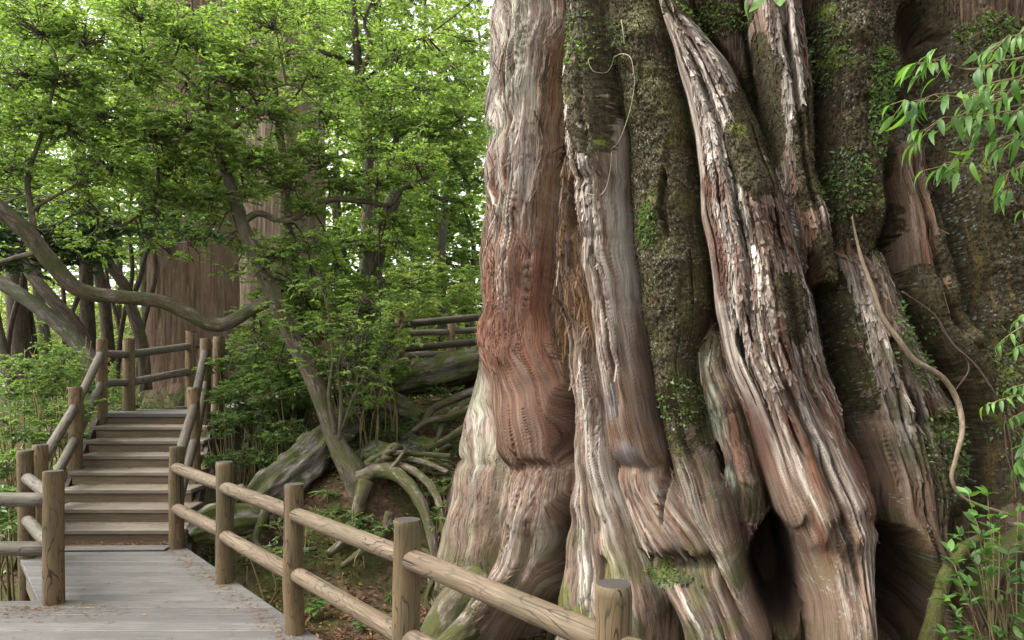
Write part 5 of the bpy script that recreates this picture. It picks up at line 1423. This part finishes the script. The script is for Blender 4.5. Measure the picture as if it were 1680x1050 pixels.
LS2 = ('green shrub hiding the foot of the upper walk fence', 'dense green shrub in the middle of the bank beside the stairs', 'low shrub against the stair side, above the mossy stump', 'spreading low shrub above the hollow grey log', 'green shrub around the foot of the slim straight stem', 'narrow shrub touching the cedar-side handrail posts', 'green shrub screening the upper walk under the bent arm', 'airy shrub just under the elbow of the long bare arm', 'dense shrub covering the edge of the upper walk', 'green shrub behind the bent middle of the leaning trunk', 'wide low shrub in front of the upper walk, above the grey log')
LS3 = ('layered sapling spreading in front of the gnarled grey tree', 'tall thin-stemmed sapling between leaning tree and gnarled grey tree', 'small leafy sapling hanging over the mossy fallen log', 'low sapling with fine stems at the foot of the gnarled grey tree')
LS4 = ('bright bush above the upper walk fence next to the giant cedar', 'bright bush behind the gnarled grey tree', 'leafy bush seen through the upper walk fence rails', 'bush behind the landing fence at the foot of the red cedar', 'wide bright bush behind the leaning trunks', 'pale bush between the dark trunks and the red cedar', 'bush glimpsed behind the slim straight stem', 'bush in the gap under the tan cedar trunk', 'low bush spread behind the forest-side shrubs', 'far pale bush behind the stout dark trunk')
SG = 'shrubs beyond the side fence'
for k, a in enumerate(((30, 600, 8.6, 190, 110, 1900), (70, 650, 8.2, 170, 130, 2000), (15, 710, 7.6, 150, 150, 1900), (-20, 780, 6.9, 150, 160, 1600), (20, 840, 6.6, 130, 120, 1200), (120, 600, 9.4, 140, 110, 1400), (100, 690, 7.8, 90, 110, 900))):
    shrub(LS1[k], *a, .055, 400 + k, 'leaf_shrub', .5, SG)
SG2 = 'shrubs on the cedar side of the stairs'
for k, a in enumerate(((400, 610, 8.6, 150, 120, 1900), (430, 670, 8.3, 170, 120, 2000), (390, 720, 7.9, 130, 110, 1500), (460, 730, 7.9, 140, 90, 1400), (480, 620, 8.6, 130, 120, 1500), (365, 670, 8.2, 80, 110, 900), (420, 560, 9.3, 140, 90, 1200), (440, 520, 9.0, 110, 90, 800), (462, 632, 8.5, 120, 70, 2200), (525, 620, 8.9, 130, 80, 2000), (465, 648, 8.15, 150, 56, 2400))):
    shrub(LS2[k], *a[:5], int(a[5] * 1.35), .05, 420 + k, 'leaf_shrub', .42, SG2)
SG3 = 'saplings beside the leaning tree'
for k, a in enumerate(((590, 590, 8.0, 180, 130, 1500), (560, 540, 8.1, 150, 110, 1100), (640, 610, 8.1, 110, 60, 600), (600, 650, 7.8, 120, 90, 700))):
    shrub(LS3[k], *a, .05, 440 + k, 'leaf_near', .5, SG3, 5)
SG4 = 'far undergrowth bushes'
for k, a in enumerate(((700, 470, 14, 210, 130, 2600), (640, 520, 13.4, 180, 110, 2000), (750, 540, 14.5, 150, 110, 1500), (220, 600, 15.5, 200, 110, 1800), (60, 560, 15, 260, 150, 2600), (190, 540, 17, 220, 160, 2200), (560, 560, 14, 180, 120, 1600), (430, 560, 14.5, 160, 110, 1400), (100, 620, 13, 220, 90, 1500), (20, 480, 17, 220, 160, 1800))):
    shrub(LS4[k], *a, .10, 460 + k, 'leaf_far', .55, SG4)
SG5 = 'low ground plants on the slope'
for k, a in enumerate(((640, 720, 8.0, 120, 36, 420), (570, 740, 7.5, 70, 40, 260), (690, 760, 7.2, 70, 30, 200), (720, 800, 6.9, 40, 40, 140), (650, 690, 8.5, 120, 30, 300), (730, 645, 9.0, 60, 36, 260), (600, 880, 6.6, 90, 50, 260), (440, 925, 6.4, 90, 40, 180), (560, 845, 6.7, 80, 40, 200), (490, 870, 6.7, 70, 40, 160), (730, 860, 6.6, 30, 60, 100))):
    shrub(LS5[k], *a[:3], a[3] * 1.15, a[4] * 1.3, int(a[5] * 2.0), .042, 480 + k, 'leaf_shrub', .35, SG5, 3)

# ---- leaf litter and ferny ground cover
def scatter_ground(n, x0, x1, y0, y1, keep):
    X = RNG.uniform(x0, x1, n); Y = RNG.uniform(y0, y1, n)
    k = keep(X, Y); X, Y = X[k], Y[k]
    return X, Y, ground_z(X, Y)
off_deck = lambda X, Y: (X > FA[0] + (FA[1] - Y) * (FB[0] - FA[0]) / (FA[1] - FB[1]) + .15) & (np.hypot(X - TX, Y - TY) > 2.3)
X, Y, Z = scatter_ground(26000, -3.4, 2.5, 3.2, 11, off_deck)
q = len(X)
nz = RNG.normal(0, .35, (q, 3)) + [0, 0, 1]
me = leaves_mesh('leaf_litter', np.column_stack([X, Y, Z + RNG.uniform(.005, .035, q)]), RNG.normal(size=(q, 3)) * [1, 1, .25], nz, RNG.uniform(.03, .09, q), RNG.uniform(.012, .035, q), RNG.beta(1.3, 2.2, q) * .9)
tag(mobj('leaf_litter', me, M['litter']), 'fallen brown leaves covering the slope below the boardwalk', 'leaf litter', kind='stuff')
X, Y, Z = scatter_ground(30000, -3.4, 1.0, 5.4, 12, off_deck)
pk = rank(fbm(X * 1.6, Y * 1.6, 300, 3), .3) * (.35 + .65 * sstep(6.8, 8, Y)) > .42
X, Y, Z = X[pk], Y[pk], Z[pk]; q = len(X)
me = leaves_mesh('ground_cover', np.column_stack([X, Y, Z + RNG.uniform(.0, .06, q)]), RNG.normal(size=(q, 3)) * [1, 1, .4] + [0, 0, .35], RNG.normal(0, .5, (q, 3)) + [0, 0, 1], RNG.uniform(.02, .06, q), RNG.uniform(.012, .028, q), RNG.beta(2, 3, q) * .9)
tag(mobj('ground_cover', me, M['leaf_shrub']), 'low moss and fern cover on the root-crossed slope', 'ground cover', kind='stuff')
X = RNG.uniform(-16, -4.4, 24000); Y = RNG.uniform(6.3, 18, 24000)
k_ = ~((X > -5.2) & (Y < 11)); X, Y = X[k_], Y[k_]; q = len(X); Z = ground_z(X, Y)
me = leaves_mesh('undergrowth', np.column_stack([X, Y, Z + RNG.uniform(0, .3, q)]), RNG.normal(size=(q, 3)) * [1, 1, .4] + [0, 0, .3], RNG.normal(0, .5, (q, 3)) + [0, 0, 1], RNG.uniform(.05, .13, q), RNG.uniform(.025, .06, q), RNG.beta(2, 2.5, q) * .9)
tag(mobj('undergrowth', me, M['leaf_shrub']), 'green undergrowth covering the forest floor behind the side fence', 'undergrowth', kind='stuff')

# ---- dry cedar needles lying on boards and treads
r = np.random.default_rng(55); pts_ = []
for k in range(700):
    f = r.uniform(0, 1); y = 2.6 + 3.8 * f; x = edge_x(y) - abs(r.normal(0, .10)); pts_.append((x, y, .004))
for k in range(420): pts_.append((r.uniform(-4.1, -3.0), 6.60 - abs(r.normal(0, .07)), .026 if r.uniform() < .3 else .004))
for k in range(420): pts_.append((-3.2 + r.normal(0, .35), 4.95 - abs(r.normal(0, .16)), .004))
for k in range(1, 8):
    yk = SY0 + (SY1 - SY0) * (k - 1) / (NS - 1)
    for q in range(70): pts_.append((stair_c(yk) + r.uniform(-.62, .62), yk + .30 - abs(r.normal(0, .06)), LZ * k / NS + .004))
for k in range(500): pts_.append((r.uniform(-4.6, .1), r.uniform(2.6, 6.4), .004))
pts_ = np.array(pts_); pts_ = pts_[(pts_[:, 1] > 6.5) | ((pts_[:, 0] < edge_x(pts_[:, 1]) + .05) & ((pts_[:, 1] < 4.93) | (pts_[:, 0] > -3.1 - .75 * (pts_[:, 1] - 4.98))))]
q = len(pts_)
me = leaves_mesh('fallen_needles', pts_ + [0, 0, .002], r.normal(size=(q, 3)) * [1, 1, .08], r.normal(0, .2, (q, 3)) + [0, 0, 1], r.uniform(.02, .06, q), r.uniform(.004, .009, q), r.beta(2, 2, q) * .9)
tag(mobj('fallen_needles', me, M['litter']), 'dry brown cedar needles scattered on the boards and steps', 'needles', kind='stuff')

# ================================================================== PLANTS WITH LARGE LEAVES (each leaf an object)
def big_leaf(name, ln, wd, mat, droop=.25, fold=.22, seg=5):
    """pointed folded curved leaf, base at the origin, growing along +X, face up"""
    V = []; Q = []
    for k in range(seg + 1):
        f = k / seg
        w_ = wd / 2 * (math.sin(math.pi * min(1, f ** .8)) ** .9 if 0 < f < 1 else .02) * (1 if f < 1 else 0) + .0006
        x = ln * (f - .12 * f * f * droop); z = -ln * droop * f * f
        V += [(x, -w_, z + w_ * fold), (x, 0, z), (x, w_, z + w_ * fold)]
        if k:
            a = (k - 1) * 3; b_ = k * 3
            Q += [(a, b_, b_ + 1, a + 1), (a + 1, b_ + 1, b_ + 2, a + 2)]
    me = np_mesh(name, V, Q); me.materials.append(mat)
    return me

def place_leaves(root, base, meshes, items, seed):
    r = np.random.default_rng(seed)
    for (p, axis, roll, sc) in items:
        o = bpy.data.objects.new('leaf', meshes[r.integers(len(meshes))])
        COL.objects.link(o); o.parent = root
        x = Vector(axis).normalized(); up = Vector((0, 0, 1)) + Vector(r.normal(0, roll, 3))
        y_ = up.cross(x).normalized(); z_ = x.cross(y_)
        mt = Matrix((x, y_, z_)).transposed().to_4x4(); mt.translation = Vector(np.asarray(p) - base)
        o.matrix_local = mt @ Matrix.Scale(float(sc), 4)

# ---- overhanging branch with drooping pointed leaves
willow = [big_leaf('leaf', .095, .026, M['leaf_willow'], d_, .3) for d_ in (.35, .6, .85)]
b0 = P(1760, 110, 3.3)
br = empty('overhanging_branch', tuple(b0)); tag(br, 'leafy branch with drooping pointed bright green leaves hanging before the cedar', 'branch')
r = np.random.default_rng(77); items = []
sprays = [[(1770, 120, 3.3), (1690, 90, 3.25), (1640, 105, 3.2), (1580, 110, 3.15), (1525, 100, 3.1), (1500, 105, 3.1)],
          [(1770, 140, 3.3), (1690, 120, 3.25), (1630, 140, 3.2), (1570, 155, 3.1), (1520, 160, 3.05), (1480, 165, 3.0)],
          [(1690, 120, 3.25), (1640, 160, 3.2), (1590, 180, 3.15), (1540, 200, 3.1), (1500, 215, 3.1)],
          [(1770, 190, 3.3), (1690, 215, 3.25), (1630, 235, 3.2), (1580, 250, 3.2), (1545, 275, 3.15)],
          [(1770, 40, 3.3), (1700, 40, 3.3), (1660, 60, 3.25), (1620, 85, 3.2)],
          [(1770, 170, 3.3), (1700, 170, 3.2), (1650, 185, 3.15), (1610, 200, 3.1)],
          [(1770, 240, 3.3), (1700, 260, 3.25), (1660, 280, 3.2), (1640, 320, 3.2)]]
g = Geo()
cnt = [46, 54, 40, 36, 30, 36, 22]
for s_, c_ in zip(sprays, cnt):
    p = np.array([P(*q) for q in s_]); sp_ = spline(p, 40); sp_[:, 2] += .012 * np.sin(np.arange(40) * .5)
    g = Geo(); tube(g, sp_[::4], np.linspace(.006, .0015, 10), sides=6, n=30)
    for k in range(c_):
        f = r.uniform(.10, 1.0) if k > 3 else 1.0
        i_ = min(38, int(f * 39)); pt = sp_[i_]; tg = sp_[i_ + 1] - sp_[i_]; tg /= np.linalg.norm(tg) + 1e-9
        sd = np.cross(tg, [0, 0, 1]) * r.choice([-1, 1])
        # short side shoots carry some of the leaves away from the main twig
        off = (sd * r.uniform(0, .14) + np.array([0, 0, r.uniform(-.05, .02)])) if r.uniform() < .55 else 0 * sd
        if np.any(off): tube(g, [pt, pt + off * .6, pt + off], [.002, .0015, .001], sides=3, n=3, cap=False)
        axis = tg * .7 + sd * r.uniform(.1, .8) + r.normal(0, .25, 3) + np.array([0, 0, -.55])
        items.append((pt + off, axis, .35, r.uniform(.62, 1.05)))
    o = mobj('twig', g.mesh('twig'), M['stem'], br); o.location = -b0
place_leaves(br, b0, willow, items[:290], 78)
# a tip of leaves hanging into the top of the view
b0 = P(1270, -60, 2.8)
tip = empty('hanging_leaf_tip', tuple(b0)); tag(tip, 'few broad green leaves hanging into view at the top of the cedar', 'branch')
tipm = [big_leaf('leaf', .12, .045, M['leaf_willow'], d_, .3) for d_ in (.3, .6)]
tube_o = tube_obj('twig', np.array([P(1330, -90, 2.9), P(1290, -40, 2.8), P(1255, -22, 2.75), P(1235, -14, 2.75)]) - b0, [.004, .003, .002, .001], M['stem'], tip, sides=6)
place_leaves(tip, b0, tipm, [(P(1232, -15, 2.75), (-.5, .1, -.7), .3, .8), (P(1250, -16, 2.75), (-.2, .2, -.9), .3, .9), (P(1278, -38, 2.78), (.05, -.2, -1.0), .6, 1.35), (P(1290, -40, 2.8), (.6, .1, -.5), .3, .8), (P(1264, -30, 2.76), (-.5, -.1, -.6), .3, .7), (P(1300, -46, 2.8), (.4, .2, -.6), .3, .7)], 5)

# ---- evergreen bush at the cedar's foot
broad = [big_leaf('leaf', .082, .033, M['leaf_broad'], d_, .25) for d_ in (.1, .25, .4)]
broad_l = [big_leaf('leaf', .10, .042, M['leaf_broad'], d_, .25) for d_ in (.15, .35)]
gz = float(ground_z(2.5, 4.0))
b0 = np.array([P(1640, 1050, 4.1)[0], 4.1, -.5])
bush = empty('evergreen_bush', tuple(b0)); tag(bush, 'glossy-leaved evergreen bush growing at the foot of the giant cedar', 'bush')
r = np.random.default_rng(91); items = []; g = Geo()
tips = [(1590, 815), (1620, 812), (1640, 850), (1600, 850), (1575, 880), (1560, 905), (1545, 955), (1550, 985), (1600, 900), (1640, 890), (1670, 840), (1680, 900), (1620, 940), (1660, 940), (1590, 960), (1570, 1010), (1600, 1000), (1640, 990), (1680, 980), (1550, 1040), (1600, 1045), (1640, 1040), (1680, 1040), (1690, 870), (1565, 925), (1630, 870), (1655, 910), (1610, 925), (1580, 1035), (1665, 1015), (1700, 950), (1615, 880)]
for (x_, y_) in tips:
    e_ = P(x_, y_, r.uniform(3.8, 4.25)); s0 = b0 + np.array([r.uniform(-.1, .2), r.uniform(-.05, .1), .1])
    m_ = s0 * .45 + e_ * .55 + r.normal(0, .04, 3) + [.06, .03, .0]
    g = Geo(); tube(g, [s0, m_, e_], [.006, .004, .002], sides=5, n=10)
    o = mobj('stem', g.mesh('stem'), M['stem'], bush); o.location = -b0
    dr = e_ - m_; dr /= np.linalg.norm(dr)
    for k in range(9):
        f = r.uniform(.55, 1.0) if k > 3 else 1.0
        pt = m_ * (1 - f) + e_ * f
        a = r.uniform(0, 6.28); axis = dr * .55 + np.array([math.cos(a), math.sin(a) * .8, .15])
        items.append((pt, axis, .35, r.uniform(.6, 1.15)))
place_leaves(bush, b0, broad, items[:290], 92)
# mossy branching stem below it
b1 = P(1540, 1075, 4.45)
ms = empty('mossy_sapling', tuple(b1)); tag(ms, 'forked moss-covered woody sapling stem behind the evergreen bush', 'sapling')
for rows in ([(1500, 1110, 4.2, .05), (1525, 1040, 4.15, .045), (1540, 985, 4.15, .042), (1556, 935, 4.2, .038), (1580, 900, 4.25, .032), (1610, 880, 4.3, .02)], [(1560, 1110, 4.4, .09), (1580, 1020, 4.35, .085), (1605, 960, 4.35, .08), (1640, 910, 4.4, .075), (1690, 870, 4.5, .07)], [(1660, 1110, 4.3, .09), (1690, 1020, 4.3, .09), (1730, 950, 4.3, .08)]):
    p, rr_ = limb_pts(rows); g = Geo(); tube(g, p, rr_, sides=14, n=30, rough=.25, seed=int(rows[0][0]))
    o = mobj('stem', g.mesh('stem'), M['mossy_stem'], ms); o.location = -b1

# ---- sprays of leaves coming in beside the cedar
def spray(label, mains, nl, meshes, seed, sc=1.0, drop=-.1, mat='stem'):
    b_ = P(*mains[0][0]); root = empty('leafy_sprig', tuple(b_)); tag(root, label, 'sprig')
    r = np.random.default_rng(seed); g = Geo(); items = []
    for s_ in mains:
        p = np.array([P(*q) for q in s_]); sp_ = spline(p, 30); g = Geo(); tube(g, sp_[::3], np.linspace(.005, .0012, 10), sides=5, n=20)
        for k in range(nl):
            f = .15 + .85 * (k + r.uniform(0, 1)) / nl; i_ = min(28, int(f * 29)); pt = sp_[i_]; tg = sp_[i_ + 1] - sp_[i_]; tg /= np.linalg.norm(tg) + 1e-9
            sd = np.cross(tg, [0, 0, 1]) * (1 if k % 2 else -1)
            items.append((pt, tg * .6 + sd * .8 + r.normal(0, .25, 3) + np.array([0, 0, drop]), .35, sc * r.uniform(.75, 1.2)))
        o = mobj('twig', g.mesh('twig'), M[mat], root); o.location = -b_
    place_leaves(root, b_, meshes, items, seed + 1)
spray('upper sprig of pointed leaves reaching in over the rusty moss', [[(1740, 520, 3.6), (1690, 530, 3.6), (1655, 550, 3.55), (1632, 570, 3.55)], [(1740, 540, 3.6), (1690, 560, 3.6), (1660, 575, 3.6)], [(1740, 500, 3.6), (1690, 512, 3.6), (1665, 530, 3.6)]], 14, willow, 501, .62, -.35)
spray('sprig of layered green leaves between the upper sprig and the hanging broad leaves', [[(1740, 640, 3.7), (1690, 645, 3.7), (1645, 655, 3.65), (1610, 668, 3.65)], [(1740, 660, 3.7), (1690, 672, 3.7), (1650, 690, 3.65)], [(1740, 620, 3.7), (1690, 628, 3.7), (1650, 640, 3.7)]], 16, willow, 511, .62, -.3)
spray('hanging stem of broad drooping leaves above the evergreen bush', [[(1740, 680, 3.6), (1695, 700, 3.6), (1680, 740, 3.6), (1676, 800, 3.6)], [(1740, 700, 3.6), (1690, 730, 3.6), (1664, 770, 3.6)]], 14, broad_l, 521, 1.0, -.45)
spray('small rusty-edged sprig by the lower vines', [[(1740, 350, 3.9), (1700, 350, 3.9), (1672, 345, 3.9)]], 8, willow, 531, .6, -.3)

# ---- single leafy plants on the slope
lanc = [big_leaf('leaf', .17, .030, M['leaf_floor'], d_, .2) for d_ in (.25, .5)]
ovat = [big_leaf('leaf', .13, .062, M['leaf_floor'], d_, .2) for d_ in (.2, .4)]
def rosette(label, px, py, meshes, nl, sc, seed, lift=.10):
    d = hit(px, py + 8); b_ = P(px, py, d); b_[2] = float(ground_z(b_[0], b_[1]))
    root = empty('floor_plant', tuple(b_)); tag(root, label, 'plant'); r = np.random.default_rng(seed); items = []
    top = b_ + [0, 0, lift]
    g = Geo(); tube(g, [b_ - [0, 0, .03], b_ + [.01, 0, lift * .5], top], [.005, .004, .003], sides=5, n=5)
    o = mobj('stem', g.mesh('stem'), M['stem'], root); o.location = -b_
    for k in range(nl):
        a = k * 2.4 + r.uniform(-.3, .3)
        items.append((top - [0, 0, r.uniform(0, lift * .5)], (math.cos(a), math.sin(a), r.uniform(.05, .5)), .15, sc * r.uniform(.7, 1.15)))
    place_leaves(root, b_, meshes, items, seed)
rosette('bright young plant with broad leaves under the fence rails', 520, 1010, ovat, 12, 1.0, 601, .16)
rosette('lance-leaved plant beside the grey log', 536, 822, lanc, 10, 1.0, 602, .14)
rosette('lance-leaved plant under the leaning tree', 575, 862, lanc, 12, 1.0, 603, .14)
rosette('lance-leaved plant growing in the shade of the arching root', 600, 880, lanc, 9, .9, 604, .12)
rosette('small broad-leaved plant at the edge of the leaf litter', 555, 985, ovat, 8, .7, 605, .12)
rosette('small broad-leaved seedling by the bottom rail', 590, 1030, ovat, 7, .6, 606, .1)
rosette('pale lance-leaved seedling beside the hanging root', 640, 985, lanc, 8, .6, 607, .1)
rosette('lance-leaved plant against the deck edge beside the grey log', 455, 925, lanc, 9, .7, 608, .1)

# ================================================================== VINES ON THE CEDAR
def vine(label, pts, rads, mat, off=.02, sides=8, wig=.012, seed=0, wide=9):
    p = np.array([on_trunk(x_, y_, off, wide) for x_, y_ in pts])
    # keep a vine off the sudden hollows: smooth its depth a little
    if len(p) > 4:
        q = p.copy(); q[1:-1] = (p[:-2] + 2 * p[1:-1] + p[2:]) / 4
        for k in range(1, len(p) - 1): p[k] = p[k] * (q[k][1] / p[k][1]) + np.array([0, 0, EYE]) * (1 - q[k][1] / p[k][1])
    r = np.interp(np.linspace(0, 1, len(p)), np.linspace(0, 1, len(rads)), rads)
    g = Geo(); tube(g, p, r, sides=sides, n=len(p) * 8, rough=.14, seed=seed)
    o = mobj('vine', g.mesh('vine'), M[mat], None); tag(o, label, 'vine')
vine('thick pale vine snaking down the dark mossy side of the cedar', [(1388, 360), (1398, 392), (1405, 430), (1425, 475), (1440, 520), (1460, 560), (1490, 590), (1525, 618), (1550, 655), (1560, 700), (1552, 745), (1550, 785), (1565, 815), (1595, 832)], [.005, .013, .017, .017, .013, .009], 'vine', .02, seed=1, wide=16)
vine('long thin brown vine running beside the thick pale vine', [(1470, 480), (1495, 520), (1515, 555), (1530, 600), (1545, 640)], [.006, .006, .004], 'vine_dark', .02, seed=2)
vine('wavy brown vine looping down towards the evergreen bush', [(1505, 530), (1520, 565), (1560, 595), (1590, 630), (1600, 660), (1590, 700), (1600, 740), (1620, 780), (1632, 812)], [.0065, .0065, .005, .004], 'vine_dark', .025, seed=3)
vine('fine brown vine crossing the wavy vine above the evergreen bush', [(1590, 630), (1605, 670), (1608, 720), (1618, 760), (1630, 790)], [.004, .004, .003], 'vine_dark', .03, seed=4)
vine('thin pale tendril looped over the top of the dark moss panel', [(980, 99), (972, 104), (977, 119), (990, 123), (1002, 123), (1008, 110), (1014, 98), (1027, 93), (1040, 99), (1044, 120), (1044, 144), (1037, 188), (1017, 233), (1003, 255), (1018, 260)], [.0026, .0026, .0022, .002], 'tendril', .05, 6, seed=5, wide=0)
vine('hair-thin tendril hanging below the pale looped tendril', [(1005, 250), (1003, 280), (998, 310), (985, 322), (965, 318)], [.003, .003], 'tendril', .03, 5, seed=6, wide=0)
vine('hair-thin upright tendril above the dark moss panel', [(1022, 35), (1026, 55), (1028, 75)], [.003, .003], 'tendril', .03, 5, seed=7, wide=0)
